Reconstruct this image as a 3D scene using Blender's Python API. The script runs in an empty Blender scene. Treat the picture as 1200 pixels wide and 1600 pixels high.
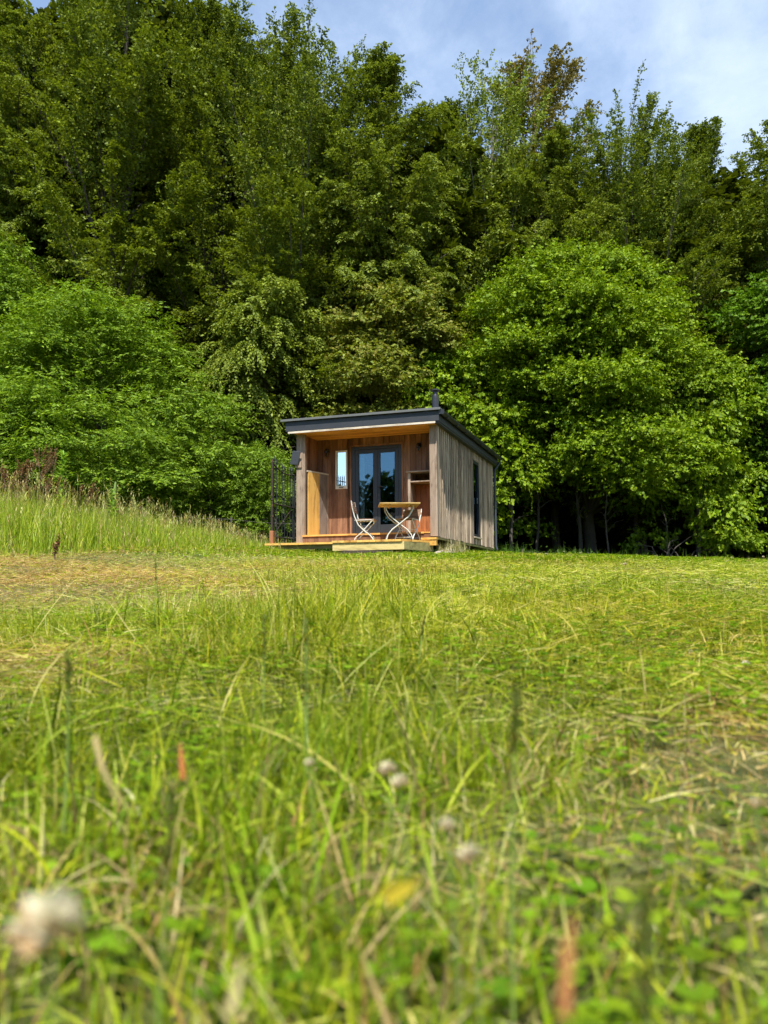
import bpy, math, random
import numpy as np
from mathutils import Matrix, Vector

random.seed(5)
rng = np.random.default_rng(5)
sc = bpy.context.scene
COL = sc.collection

# ------------------------------------------------------------------ camera
PITCH, ROLL, FPX = .0906698, .0066134, 1237.7
cam_d = bpy.data.cameras.new("camera")
cam = bpy.data.objects.new("camera", cam_d)
COL.objects.link(cam)
cam.matrix_world = Matrix.Rotation(math.pi/2 + PITCH, 4, 'X') @ Matrix.Rotation(-ROLL, 4, 'Z')
cam_d.sensor_fit = 'VERTICAL'
cam_d.sensor_height = 36.0
cam_d.sensor_width = 27.0
cam_d.lens = 36.0*FPX/1600.0
cam_d.clip_start = .02
cam_d.clip_end = 2000
cam_d.dof.use_dof = True
cam_d.dof.focus_distance = 13.0
cam_d.dof.aperture_fstop = 4.0
sc.camera = cam

# ------------------------------------------------------------------ sun and sky
C0 = np.array([1.157366, 17.0, 1.015479])           # right front foot of the cabin wall
YAW = .32733
Rv = np.array([math.cos(YAW), -math.sin(YAW), 0])
Dv = np.array([math.sin(YAW), math.cos(YAW), 0])
svec = Rv*.13 - Dv*.60 + np.array([0, 0, 1.0])
svec /= np.linalg.norm(svec)
SUN_EL = math.asin(svec[2])
SUN_ROT = math.atan2(svec[0], svec[1])
sun_d = bpy.data.lights.new("sun", 'SUN')
sun_d.energy = 4.8
sun_d.angle = math.radians(.55)
sun_d.color = (1.0, .955, .88)
sun = bpy.data.objects.new("sun", sun_d)
COL.objects.link(sun)
sun.rotation_euler = Vector(svec).to_track_quat('Z', 'Y').to_euler()

world = bpy.data.worlds.new("World")
sc.world = world
world.use_nodes = True
wn, wl = world.node_tree.nodes, world.node_tree.links
for n in list(wn): wn.remove(n)
def wnode(t, **k):
    n = wn.new(t)
    for a, b in k.items(): setattr(n, a, b)
    return n
w_out = wnode('ShaderNodeOutputWorld')
w_bg = wnode('ShaderNodeBackground')
w_bg.inputs['Strength'].default_value = .10
sky = wnode('ShaderNodeTexSky', sky_type='NISHITA', sun_disc=False)
sky.sun_elevation = SUN_EL
sky.sun_rotation = SUN_ROT
sky.air_density = 1.0
sky.dust_density = .3
sky.ozone_density = .8
tc = wnode('ShaderNodeTexCoord')
sep = wnode('ShaderNodeSeparateXYZ')
wl.new(tc.outputs['Generated'], sep.inputs[0])
def wmath(op, a, b=None):
    n = wnode('ShaderNodeMath', operation=op)
    for i, v in enumerate((a, b)):
        if v is None: continue
        if isinstance(v, (int, float)): n.inputs[i].default_value = v
        else: wl.new(v, n.inputs[i])
    return n.outputs[0]
zz = wmath('ADD', wmath('MAXIMUM', sep.outputs[2], 0.0), .45)
cx = wmath('DIVIDE', sep.outputs[0], zz)
cy = wmath('DIVIDE', sep.outputs[1], zz)
comb = wnode('ShaderNodeCombineXYZ')
wl.new(cx, comb.inputs[0]); wl.new(cy, comb.inputs[1])
def wnoise(scale, detail, rough, dist, off):
    m = wnode('ShaderNodeMapping')
    m.inputs['Location'].default_value = off
    m.inputs['Rotation'].default_value = (0, 0, .6)
    m.inputs['Scale'].default_value = (scale, scale*.85, 1)
    wl.new(comb.outputs[0], m.inputs[0])
    n = wnode('ShaderNodeTexNoise')
    n.inputs['Scale'].default_value = 1.0
    n.inputs['Detail'].default_value = detail
    n.inputs['Roughness'].default_value = rough
    n.inputs['Distortion'].default_value = dist
    wl.new(m.outputs[0], n.inputs['Vector'])
    return n.outputs['Fac']
n1 = wnoise(2.2, 9, .60, .25, (3.1, 1.7, 0))
n2 = wnoise(8.0, 8, .65, .3, (1.3, 7.2, 0))
xr = wmath('MULTIPLY', sep.outputs[0], .42)         # more cloud towards the east
cl = wmath('ADD', wmath('ADD', wmath('MULTIPLY', n1, .75), wmath('MULTIPLY', n2, .32)), xr)
ramp = wnode('ShaderNodeMapRange', interpolation_type='SMOOTHSTEP')
wl.new(cl, ramp.inputs['Value'])
ramp.inputs['From Min'].default_value = .44
ramp.inputs['From Max'].default_value = .78
ramp.inputs['To Min'].default_value = .16
ramp.inputs['To Max'].default_value = .62
mixc = wnode('ShaderNodeMix', data_type='RGBA')
wl.new(ramp.outputs[0], mixc.inputs[0])
tint = wnode('ShaderNodeMix', data_type='RGBA', blend_type='MULTIPLY')
tint.inputs[0].default_value = 1.0
wl.new(sky.outputs[0], tint.inputs[6]); tint.inputs[7].default_value = (.90, 1.12, 1.28, 1)
wl.new(tint.outputs[2], mixc.inputs[6])
mixc.inputs[7].default_value = (6.4, 7.3, 8.4, 1)
wl.new(mixc.outputs[2], w_bg.inputs['Color'])
wl.new(w_bg.outputs[0], w_out.inputs['Surface'])

vs = sc.view_settings
sc.display_settings.display_device = 'sRGB'
vs.view_transform = 'Standard'
vs.look = 'None'
vs.gamma = 1
vs.exposure = .88
cy_ = sc.cycles
cy_.max_bounces = 7
cy_.diffuse_bounces = 4
cy_.glossy_bounces = 3
cy_.transmission_bounces = 4
cy_.transparent_max_bounces = 8
cy_.caustics_reflective = False
cy_.caustics_refractive = False
cy_.sample_clamp_indirect = 6
cy_.use_adaptive_sampling = True
cy_.adaptive_threshold = .015
cy_.use_denoising = True

# ------------------------------------------------------------------ noise and terrain
class VNoise:
    def __init__(s, seed, n=64):
        s.n = n; s.t = np.random.default_rng(seed).random((n, n, n)).astype(np.float32)
    def __call__(s, x, y, z=0.0):
        x, y, z = np.broadcast_arrays(np.asarray(x, float), np.asarray(y, float), np.asarray(z, float))
        xi, yi, zi = np.floor(x).astype(int), np.floor(y).astype(int), np.floor(z).astype(int)
        fx, fy, fz = x-xi, y-yi, z-zi
        fx, fy, fz = fx*fx*(3-2*fx), fy*fy*(3-2*fy), fz*fz*(3-2*fz)
        r = 0
        for a in (0, 1):
            for b in (0, 1):
                for c in (0, 1):
                    w = (fx if a else 1-fx)*(fy if b else 1-fy)*(fz if c else 1-fz)
                    r = r + w*s.t[(xi+a) % s.n, (yi+b) % s.n, (zi+c) % s.n]
        return r
N1 = VNoise(11)
def sst(a, b, x):
    t = np.clip((x-a)/(b-a), 0, 1); return t*t*(3-2*t)
def ground_z(x, y):
    x = np.asarray(x, float); y = np.asarray(y, float)
    z = -.38 + .061*np.clip(y, -6, 16) + .032*np.clip(y-16, 0, 9) + .02*np.clip(y-25, 0, 40)
    z = z - .058*np.clip(x-1.8, 0, 14)*np.clip(y/24, 0, 1.2)
    z = z + .062*np.clip(-x-.8, 0, 16)*sst(2.5, 14.5, y)
    z = z + (N1(x*.9+5, y*.9+9)-.5)*.09*sst(.8, 3, np.hypot(x, y)) + (N1(x*3.1, y*3.1)-.5)*.03*sst(.8, 2, np.hypot(x, y))
    z = z - .15*np.exp(-((x-.3)/2.0)**2-((y-16.6)/1.5)**2)
    far = sst(60, 160, np.hypot(x, y))
    return z*(1-far) + far*(-.4+.6*(y > 0))

# ------------------------------------------------------------------ mesh helpers
def tag(o, label=None, cat=None, group=None, kind=None):
    if label: o['label'] = label
    if cat: o['category'] = cat
    if group: o['group'] = group
    if kind: o['kind'] = kind
    return o
def empty(name, loc=(0, 0, 0), rz=0.0, mat=None):
    o = bpy.data.objects.new(name, None)
    COL.objects.link(o)
    o.empty_display_size = .2
    if mat is not None: o.matrix_world = mat
    else: o.location = loc; o.rotation_euler = (0, 0, rz)
    return o
def link(name, me, parent=None):
    o = bpy.data.objects.new(name, me)
    COL.objects.link(o)
    if parent is not None: o.parent = parent
    return o
def np_mesh(name, V, F, col=None, mat=None, smooth=False):
    """V (n,3), F (m,k) all faces with k corners; col (m,3) per face"""
    me = bpy.data.meshes.new(name)
    V = np.ascontiguousarray(V, np.float32); F = np.ascontiguousarray(F, np.int32)
    m, k = F.shape
    me.vertices.add(len(V)); me.vertices.foreach_set('co', V.ravel())
    me.loops.add(m*k); me.loops.foreach_set('vertex_index', F.ravel())
    me.polygons.add(m); me.polygons.foreach_set('loop_start', np.arange(0, m*k, k, dtype=np.int32))
    if smooth: me.polygons.foreach_set('use_smooth', np.ones(m, bool))
    me.update(calc_edges=True)
    if col is not None:
        a = me.attributes.new('col', 'FLOAT_COLOR', 'FACE')
        c = np.ones((m, 4), np.float32); c[:, :3] = col
        a.data.foreach_set('color', c.ravel())
    if mat: me.materials.append(mat)
    return me
class MB:
    """collects shapes of one part"""
    def __init__(s): s.v = []; s.f = []; s.t = []; s.sm = []
    def add(s, vs_, fs, tint=None, smooth=False):
        b = len(s.v); s.v += [tuple(v) for v in vs_]
        tint = random.random() if tint is None else tint
        for f in fs: s.f.append([b+i for i in f]); s.t.append(tint); s.sm.append(smooth)
    def box(s, x0, x1, y0, y1, z0, z1, tint=None):
        s.add([(x, y, z) for x in (x0, x1) for y in (y0, y1) for z in (z0, z1)],
              [(0, 1, 3, 2), (4, 6, 7, 5), (0, 4, 5, 1), (2, 3, 7, 6), (0, 2, 6, 4), (1, 5, 7, 3)], tint)
    def hexa(s, p8, tint=None):   # bottom four ccw then top four
        s.add(p8, [(3, 2, 1, 0), (4, 5, 6, 7), (0, 1, 5, 4), (1, 2, 6, 5), (2, 3, 7, 6), (3, 0, 4, 7)], tint)
    def obox(s, c, ax, ay, az, tint=None):
        c, ax, ay, az = map(np.array, (c, ax, ay, az))
        s.hexa([c-ax-ay-az, c+ax-ay-az, c+ax+ay-az, c-ax+ay-az, c-ax-ay+az, c+ax-ay+az, c+ax+ay+az, c-ax+ay+az], tint)
    def tube(s, pts, r, n=8, tint=None, cap=True):
        pts = [np.array(p, float) for p in pts]
        rs = r if isinstance(r, (list, tuple, np.ndarray)) else [r]*len(pts)
        rings = []; prev = None
        for i, p in enumerate(pts):
            d = pts[min(i+1, len(pts)-1)]-pts[max(i-1, 0)]; d = d/(np.linalg.norm(d)+1e-9)
            if prev is None: a = np.cross(d, (0, 0, 1.) if abs(d[2]) < .9 else (1., 0, 0))
            else: a = prev-d*np.dot(prev, d)
            a = a/(np.linalg.norm(a)+1e-9); prev = a; b = np.cross(d, a)
            rings.append([p+rs[i]*(math.cos(2*math.pi*k/n)*a+math.sin(2*math.pi*k/n)*b) for k in range(n)])
        vs_ = [v for r_ in rings for v in r_]; fs = []
        for i in range(len(pts)-1):
            for k in range(n):
                fs.append((i*n+k, i*n+(k+1) % n, (i+1)*n+(k+1) % n, (i+1)*n+k))
        if cap: fs.append(tuple(range(n))[::-1]); fs.append(tuple((len(pts)-1)*n+k for k in range(n)))
        s.add(vs_, fs, tint, True)
    def lathe(s, c, prof, n=16, tint=None):
        vs_ = []; fs = []
        for r, z in prof:
            vs_ += [(c[0]+r*math.cos(2*math.pi*k/n), c[1]+r*math.sin(2*math.pi*k/n), c[2]+z) for k in range(n)]
        for i in range(len(prof)-1):
            for k in range(n): fs.append((i*n+k, i*n+(k+1) % n, (i+1)*n+(k+1) % n, (i+1)*n+k))
        fs.append(tuple(range(n))[::-1]); fs.append(tuple((len(prof)-1)*n+k for k in range(n)))
        s.add(vs_, fs, tint, True)
    def build(s, name, mat, parent=None, bevel=0, flat=False):
        me = bpy.data.meshes.new(name)
        me.from_pydata(s.v, [], s.f)
        a = me.attributes.new('tint', 'FLOAT', 'FACE'); a.data.foreach_set('value', s.t)
        if not flat: me.polygons.foreach_set('use_smooth', s.sm)
        me.materials.append(mat); me.update()
        o = link(name, me, parent)
        if any(s.sm) and not flat:
            m = o.modifiers.new('es', 'EDGE_SPLIT'); m.split_angle = math.radians(50)
        if bevel:
            m = o.modifiers.new('bv', 'BEVEL'); m.width = bevel; m.segments = 2; m.limit_method = 'ANGLE'
        return o

# ------------------------------------------------------------------ materials
class Mat:
    def __init__(s, name):
        s.m = bpy.data.materials.new(name); s.m.use_nodes = True
        s.n = s.m.node_tree.nodes; s.l = s.m.node_tree.links
        for x in list(s.n): s.n.remove(x)
        s.out = s.n.new('ShaderNodeOutputMaterial')
    def node(s, t, **k):
        n = s.n.new(t)
        for a, b in k.items(): setattr(n, a, b)
        return n
    def put(s, sock, v):
        if hasattr(v, 'is_output'): s.l.new(v, sock)
        else: sock.default_value = v
    def math(s, op, a, b=0.0, c=None):
        n = s.node('ShaderNodeMath', operation=op)
        s.put(n.inputs[0], a); s.put(n.inputs[1], b)
        if c is not None: s.put(n.inputs[2], c)
        return n.outputs[0]
    def mix(s, f, a, b, bt='MIX'):
        n = s.node('ShaderNodeMix', data_type='RGBA', blend_type=bt)
        s.put(n.inputs[0], f); s.put(n.inputs[6], a); s.put(n.inputs[7], b)
        return n.outputs[2]
    def attr(s, name, out='Fac'):
        n = s.node('ShaderNodeAttribute', attribute_name=name); return n.outputs[out]
    def noise(s, vec, scale, detail=4, rough=.55, dist=0.0):
        n = s.node('ShaderNodeTexNoise'); s.put(n.inputs['Vector'], vec)
        n.inputs['Scale'].default_value = scale; n.inputs['Detail'].default_value = detail
        n.inputs['Roughness'].default_value = rough; n.inputs['Distortion'].default_value = dist
        return n.outputs['Fac']
    def obj(s): return s.node('ShaderNodeTexCoord').outputs['Object']
    def mapping(s, vec, scale, loc=(0, 0, 0)):
        n = s.node('ShaderNodeMapping'); s.put(n.inputs[0], vec)
        s.put(n.inputs['Location'], loc); n.inputs['Scale'].default_value = scale
        return n.outputs[0]
    def ramp(s, f, stops):
        n = s.node('ShaderNodeValToRGB'); s.put(n.inputs[0], f)
        e = n.color_ramp.elements
        while len(e) > 1: e.remove(e[-1])
        e[0].position, e[0].color = stops[0][0], (*stops[0][1], 1)
        for p, c in stops[1:]:
            x = e.new(p); x.color = (*c, 1)
        return n.outputs[0]
    def bump(s, h, strength=.3, dist=.01):
        n = s.node('ShaderNodeBump'); s.put(n.inputs['Height'], h)
        n.inputs['Strength'].default_value = strength; n.inputs['Distance'].default_value = dist
        return n.outputs[0]
    def pbr(s, col, rough=.6, metal=0.0, normal=None, spec=.5, **k):
        b = s.node('ShaderNodeBsdfPrincipled')
        s.put(b.inputs['Base Color'], col if hasattr(col, 'is_output') else (*col, 1))
        s.put(b.inputs['Roughness'], rough); s.put(b.inputs['Metallic'], metal)
        b.inputs['Specular IOR Level'].default_value = spec
        if normal is not None: s.l.new(normal, b.inputs['Normal'])
        s.l.new(b.outputs[0], s.out.inputs[0])
        return s.m

def wood(name, cols, axis='z', rough=.75, grain=(18, 1.1), knots=True, weather=None):
    """cols: three colours dark -> light"""
    M = Mat(name); o = M.obj(); t = M.attr('tint')
    sc_ = {'z': (grain[0], grain[0], grain[1]), 'x': (grain[1], grain[0], grain[0]), 'y': (grain[0], grain[1], grain[0])}[axis]
    off = M.node('ShaderNodeCombineXYZ')
    for i in range(3): M.put(off.inputs[i], M.math('MULTIPLY', t, 37.0+11*i))
    v = M.mapping(o, sc_, off.outputs[0])
    n1_ = M.noise(v, 1.6, 6, .62, .6)
    n2_ = M.noise(v, 5.5, 3, .6, .2)
    f = M.math('ADD', M.math('MULTIPLY', n1_, .7), M.math('MULTIPLY', n2_, .3))
    f = M.math('ADD', M.math('MULTIPLY', M.math('SUBTRACT', f, .5), 1.25), M.math('ADD', .22, M.math('MULTIPLY', t, .56)))
    c = M.ramp(f, [(0.0, cols[0]), (.5, cols[1]), (1.0, cols[2])])
    if knots:
        vk = M.mapping(o, {'z': (7, 7, 2.2), 'x': (2.2, 7, 7), 'y': (7, 2.2, 7)}[axis], off.outputs[0])
        vo = M.node('ShaderNodeTexVoronoi'); M.put(vo.inputs['Vector'], vk); vo.inputs['Scale'].default_value = 1.0
        kf = M.ramp(vo.outputs['Distance'], [(0.0, (1, 1, 1)), (.09, (.6, .6, .6)), (.14, (0, 0, 0))])
        c = M.mix(M.math('MULTIPLY', kf, .65), c, (cols[0][0]*.6, cols[0][1]*.5, cols[0][2]*.45, 1))
    if weather:
        wv = M.noise(M.mapping(o, (1.3, 1.3, .55)), 1.0, 5, .6, .5)
        wf = M.ramp(wv, [(.42, (0, 0, 0)), (.62, (1, 1, 1))])
        c = M.mix(M.math('MULTIPLY', wf, weather[1]), c, (*weather[0], 1))
    st = M.ramp(M.noise(M.mapping(o, {'z': (5, 5, 1.1), 'x': (1.1, 5, 5), 'y': (5, 1.1, 5)}[axis], (3, 5, 7)), 1.0, 7, .68, .8), [(.48, (1, 1, 1)), (.66, (.52, .48, .45))])
    c = M.mix(1.0, c, st, 'MULTIPLY')
    return M.pbr(c, rough, normal=M.bump(f, .5, .004), spec=.3)

m_side = wood('weathered_cladding', [(.10, .068, .042), (.41, .32, .225), (.68, .56, .42)], 'z', .85, weather=((.20, .165, .135), .5))
m_porch = wood('stained_cladding', [(.10, .043, .022), (.245, .12, .065), (.37, .205, .12)], 'z', .7)
m_post = wood('post_timber', [(.12, .08, .055), (.27, .195, .14), (.40, .31, .235)], 'z', .85)
m_soffit = wood('pine_soffit', [(.42, .17, .035), (.68, .34, .08), (.80, .47, .14)], 'x', .6)
m_yellow = wood('new_pine_board', [(.42, .22, .06), (.66, .40, .11), (.76, .51, .18)], 'z', .6, grain=(9, .7))
m_greyply = wood('grey_board', [(.14, .11, .095), (.22, .18, .155), (.32, .27, .23)], 'z', .8, knots=False)
m_deck = wood('deck_pine', [(.40, .19, .04), (.68, .38, .08), (.80, .52, .16)], 'y', .6, knots=False)
m_fascia = wood('fascia_board', [(.34, .24, .08), (.54, .42, .16), (.62, .52, .26)], 'x', .7)
m_fascia_g = wood('treated_board', [(.16, .14, .05), (.27, .24, .09), (.36, .32, .14)], 'x', .8)
m_trimw = wood('pale_trim', [(.42, .36, .28), (.60, .53, .42), (.72, .65, .55)], 'x', .7, knots=False)
m_orange = wood('sunlit_cedar', [(.20, .065, .022), (.38, .135, .045), (.48, .2, .07)], 'z', .6)  # cedar, with the bounced sunlight coloured in as stronger orange
m_slat = wood('chair_slat', [(.12, .06, .035), (.25, .145, .09), (.42, .30, .2)], 'y', .7, grain=(30, 3), knots=False)
m_tabletop = wood('table_slat', [(.42, .27, .09), (.62, .43, .16), (.74, .55, .26)], 'x', .65, grain=(24, 2), knots=False)
m_sleeper = wood('old_sleeper', [(.03, .022, .016), (.075, .058, .042), (.14, .11, .08)], 'x', .9)

def plain(name, col, rough=.5, metal=0.0, var=.25, scale=12, bump=.15, spec=.5, dirt=None):
    M = Mat(name); o = M.obj(); n = M.noise(o, scale, 6, .6)
    f = M.math('MULTIPLY_ADD', n, 2*var, 1-var)
    vm = M.node('ShaderNodeVectorMath', operation='SCALE'); vm.inputs[0].default_value = col; M.put(vm.inputs['Scale'], f)
    c = vm.outputs[0]
    if dirt:
        d = M.ramp(M.noise(o, dirt[1], 8, .7, .4), [(dirt[2], (0, 0, 0)), (dirt[2]+.08, (1, 1, 1))])
        c = M.mix(d, c, (*dirt[0], 1))
    r = M.math('MULTIPLY_ADD', n, .25, rough-.12)
    return M.pbr(c, r, metal, M.bump(n, bump, .003), spec)
m_anthr = plain('anthracite_metal', (.022, .025, .030), .55, 0, .2, 5)
m_roof = plain('roof_membrane', (.10, .105, .10), .7, 0, .3, 4)
m_gutter = plain('black_gutter', (.018, .019, .022), .4)
m_pipe = plain('downpipe_plastic', (.03, .036, .045), .35)
m_flue = plain('flue_enamel', (.02, .02, .024), .35)
m_frame = plain('window_frame_dark', (.022, .024, .028), .4)
m_cream = plain('cream_frame', (.66, .62, .54), .5, 0, .12, 20)
m_white = plain('white_enamel', (.58, .57, .50), .4, 0, .12, 25, dirt=((.22, .12, .06), 45, .66))
m_rust = plain('rusty_iron', (.035, .026, .02), .85, .2, .5, 30, .5, dirt=((.17, .085, .045), 14, .56))
m_iron = plain('black_iron', (.022, .023, .026), .5, .3, .4, 30, .3, dirt=((.14, .07, .035), 14, .6))
m_rustb = plain('bare_rust', (.30, .12, .05), .9, 0, .35, 25, .5)
m_panel = plain('solar_panel', (.05, .055, .065), .3, 0, .1, 20)
m_brass = plain('handle_metal', (.5, .48, .42), .3, .9)
m_lampb = plain('lamp_black', (.02, .02, .02), .4)
m_inner = plain('interior_paint', (.06, .05, .045), .8)
m_curtain = plain('curtain_cloth', (.85, .87, .86), .9)
m_stone = plain('field_stone', (.32, .28, .22), .9, 0, .45, 9, .8)
m_bark = plain('tree_bark', (.075, .062, .048), .9, 0, .5, 7, 1.0)
m_barkp = plain('pale_bark', (.22, .20, .155), .85, 0, .4, 7, .8)

def glass_mat(name, refl=.55, tint=(.8, .88, .92)):
    M = Mat(name)
    g = M.node('ShaderNodeBsdfGlossy'); g.inputs['Roughness'].default_value = .015
    g.inputs['Color'].default_value = (.24, .36, .45, 1) if refl < .5 else (1, 1, .97, 1)
    t = M.node('ShaderNodeBsdfTransparent'); t.inputs['Color'].default_value = (*tint, 1)
    fr = M.node('ShaderNodeFresnel'); fr.inputs['IOR'].default_value = 1.5
    n = M.bump(M.noise(M.obj(), 1.3, 2), .04, .02)
    M.l.new(n, g.inputs['Normal'])
    f = M.math('MULTIPLY_ADD', fr.outputs[0], .8, refl)
    mx = M.node('ShaderNodeMixShader'); M.l.new(f, mx.inputs[0])
    M.l.new(t.outputs[0], mx.inputs[1]); M.l.new(g.outputs[0], mx.inputs[2])
    M.l.new(mx.outputs[0], M.out.inputs[0])
    return M.m
m_glass = glass_mat('door_glass', .26)
m_glassw = glass_mat('mirror_glass', .75)
M = Mat('lamp_glass')
b = M.node('ShaderNodeBsdfGlass'); b.inputs['Roughness'].default_value = .1; b.inputs['IOR'].default_value = 1.2
M.l.new(b.outputs[0], M.out.inputs[0]); m_lampg = M.m
m_bulb = plain('frosted_bulb', (.8, .78, .7), .3)

def foliage(name, trans=.35, gloss=.05, rough=.42, tcol=(1.25, 1.25, .5)):
    M = Mat(name); c = M.attr('col', 'Color')
    d = M.node('ShaderNodeBsdfDiffuse'); M.l.new(c, d.inputs[0])
    t = M.node('ShaderNodeBsdfTranslucent')
    M.l.new(M.mix(1.0, c, (*tcol, 1), 'MULTIPLY'), t.inputs[0])
    g = M.node('ShaderNodeBsdfGlossy'); g.inputs['Roughness'].default_value = rough
    g.inputs['Color'].default_value = (.7, .8, .5, 1)
    m1 = M.node('ShaderNodeMixShader'); m1.inputs[0].default_value = trans
    M.l.new(d.outputs[0], m1.inputs[1]); M.l.new(t.outputs[0], m1.inputs[2])
    m2 = M.node('ShaderNodeMixShader'); m2.inputs[0].default_value = gloss
    M.l.new(m1.outputs[0], m2.inputs[1]); M.l.new(g.outputs[0], m2.inputs[2])
    M.l.new(m2.outputs[0], M.out.inputs[0])
    return M.m
m_leaf = foliage('leaf', .33, .022, .55)
m_grass = foliage('grass_blade', .40, .012, .5, (1.25, 1.25, .5))
m_petal = foliage('petal', .4, .02, .6, (1, 1, .95))

# ------------------------------------------------------------------ ground
def nonuni(a, b, d0, grow):
    out = [0.0]; d = d0
    while out[-1] < b: out.append(out[-1]+d); d *= grow
    neg = [0.0]; d = d0
    while neg[-1] > a: neg.append(neg[-1]-d); d *= grow
    return np.array(sorted(set(neg[1:]+out)))
gx = nonuni(-450, 450, .06, 1.028); gy = nonuni(-450, 500, .06, 1.026)
GX, GY = np.meshgrid(gx, gy)
GZ = ground_z(GX, GY)
nx = len(gx); idx = np.arange(GX.size).reshape(GX.shape)
F = np.stack([idx[:-1, :-1], idx[:-1, 1:], idx[1:, 1:], idx[1:, :-1]], -1).reshape(-1, 4)
M = Mat('meadow_soil'); o_ = M.obj()
a1 = M.noise(o_, .45, 5, .6); a2 = M.noise(o_, 9, 8, .7); a3 = M.noise(o_, 60, 6, .75)
c = M.ramp(a2, [(.3, (.045, .062, .016)), (.5, (.105, .125, .034)), (.66, (.22, .20, .075)), (.8, (.32, .26, .13))])
c = M.mix(M.ramp(a1, [(.45, (0, 0, 0)), (.6, (.6, .6, .6))]), c, (.21, .165, .075, 1))
c = M.mix(M.ramp(a3, [(.4, (.55, .55, .55)), (.6, (0, 0, 0))]), c, (.03, .03, .012, 1))
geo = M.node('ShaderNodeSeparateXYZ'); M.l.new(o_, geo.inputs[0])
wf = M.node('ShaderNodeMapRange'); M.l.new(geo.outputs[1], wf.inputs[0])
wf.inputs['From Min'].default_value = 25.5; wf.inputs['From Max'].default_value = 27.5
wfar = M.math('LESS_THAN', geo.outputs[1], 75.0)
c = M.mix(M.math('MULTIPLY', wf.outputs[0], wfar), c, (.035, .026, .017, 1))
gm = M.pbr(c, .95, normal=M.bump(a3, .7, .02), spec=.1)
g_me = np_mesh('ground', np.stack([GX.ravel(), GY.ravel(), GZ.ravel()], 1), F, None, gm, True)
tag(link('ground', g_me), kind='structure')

# ------------------------------------------------------------------ blades
def hsvj(base, n, jv=.25, jh=.1):
    """per item colours around base colours; base (k,3) picked at random"""
    base = np.atleast_2d(base)
    c = base[rng.integers(0, len(base), n)].copy()
    c *= (1+(rng.random((n, 1))-.5)*2*jv)
    c[:, 0] *= 1+(rng.random(n)-.5)*2*jh*1.4
    c[:, 2] *= 1+(rng.random(n)-.5)*2*jh*2
    return np.clip(c, .004, .9)
def blades(P, az, L, w, th0, kap, S=3, prof=None, twist=None):
    """curved ribbons; th0 angle from vertical at the foot, kap extra angle gained to the tip. returns V,F"""
    n = len(P)
    s = np.linspace(0, 1, S+1)
    prof = np.asarray(prof if prof is not None else [1.0-.0*k if k < .3 else (1-((k-.3)/.72)**1.6) for k in s])
    d = np.stack([np.cos(az), np.sin(az), np.zeros(n)], 1)
    sd = np.stack([-np.sin(az), np.cos(az), np.zeros(n)], 1)
    pts = [P]
    for i in range(S):
        th = th0+kap*(s[i]+s[i+1])/2
        pts.append(pts[-1]+(d*np.sin(th)[:, None]+np.array([0, 0, 1.])*np.cos(th)[:, None])*(L/S)[:, None])
    tw = np.zeros(n) if twist is None else twist
    V = np.empty((n, S+1, 2, 3))
    for i in range(S+1):
        a = tw*(s[i]+.3)
        th = th0+kap*s[i]
        nrm = d*np.cos(th)[:, None]-np.array([0, 0, 1.])*np.sin(th)[:, None]
        wd = (sd*np.cos(a)[:, None]+nrm*np.sin(a)[:, None])*(w*prof[i]*.5)[:, None]
        V[:, i, 0] = pts[i]-wd; V[:, i, 1] = pts[i]+wd
    base = (np.arange(n)*(S+1)*2)[:, None]
    k = np.array([[2*i, 2*i+1, 2*i+3, 2*i+2] for i in range(S)])
    F = (base[:, :, None]+k[None]).reshape(-1, 4)
    return V.reshape(-1, 3), F
class Soup:
    def __init__(s): s.V = []; s.F = []; s.C = []; s.n = 0
    def add(s, V, F, col, S):
        s.V.append(V.astype(np.float32)); s.F.append(F+s.n); s.n += len(V)
        s.C.append(np.repeat(col, S, 0).astype(np.float32) if len(col) != len(F) else col)
    def build(s, name, mat):
        return np_mesh(name, np.concatenate(s.V), np.concatenate(s.F), np.concatenate(s.C), mat)

def sample_wedge(n, y0, y1, tan=.60, pad=.25, ybias=0.0):
    """points on the visible wedge and a little beyond it"""
    u = rng.random(n)
    a, b = tan*y0+pad, tan*y1+pad
    # width grows linearly with y
    wy = np.sqrt(a*a+u*(b*b-a*a)); y = (wy-pad)/tan
    x = (rng.random(n)*2-1)*wy
    return x, y
DECKPOLY = [(-3.9, -.2), (-2.45, -.2), (-2.45, -1.0), (-.45, -1.0), (-.1, 0), (.02, 0), (.02, 6.35), (-3.4, 6.35), (-3.4, .1), (-3.9, .1)]
def to_local(x, y):
    dx, dy = x-C0[0], y-C0[1]
    return dx*Rv[0]+dy*Rv[1], dx*Dv[0]+dy*Dv[1]
def to_world(u, v):
    return C0[0]+u*Rv[0]+v*Dv[0], C0[1]+u*Rv[1]+v*Dv[1]
def under_cabin(x, y):
    u, v = to_local(x, y)
    a = (u > -3.42) & (u < .04) & (v > -.06) & (v < 6.33)
    b_ = (u > -2.05) & (u < -.28+.3*(v+1)) & (v > -1.06) & (v <= 0)
    c_ = (u > -4.0) & (u < -2.4) & (v > -.28) & (v <= 0.1)
    return a | b_ | c_
def bank_f(x, y):
    """1 where the grass stands uncut: the bank on the left and the strip along the wood"""
    e = 9.6+np.clip(x+5.0, 0, 30)*2.3 + (N1(x*.7, y*.7, 3.3)-.5)*1.6
    return sst(-1.8, 2.6, y-e)*(x < .2)*sst(-2.0, -3.8, x+0*y)
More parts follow.
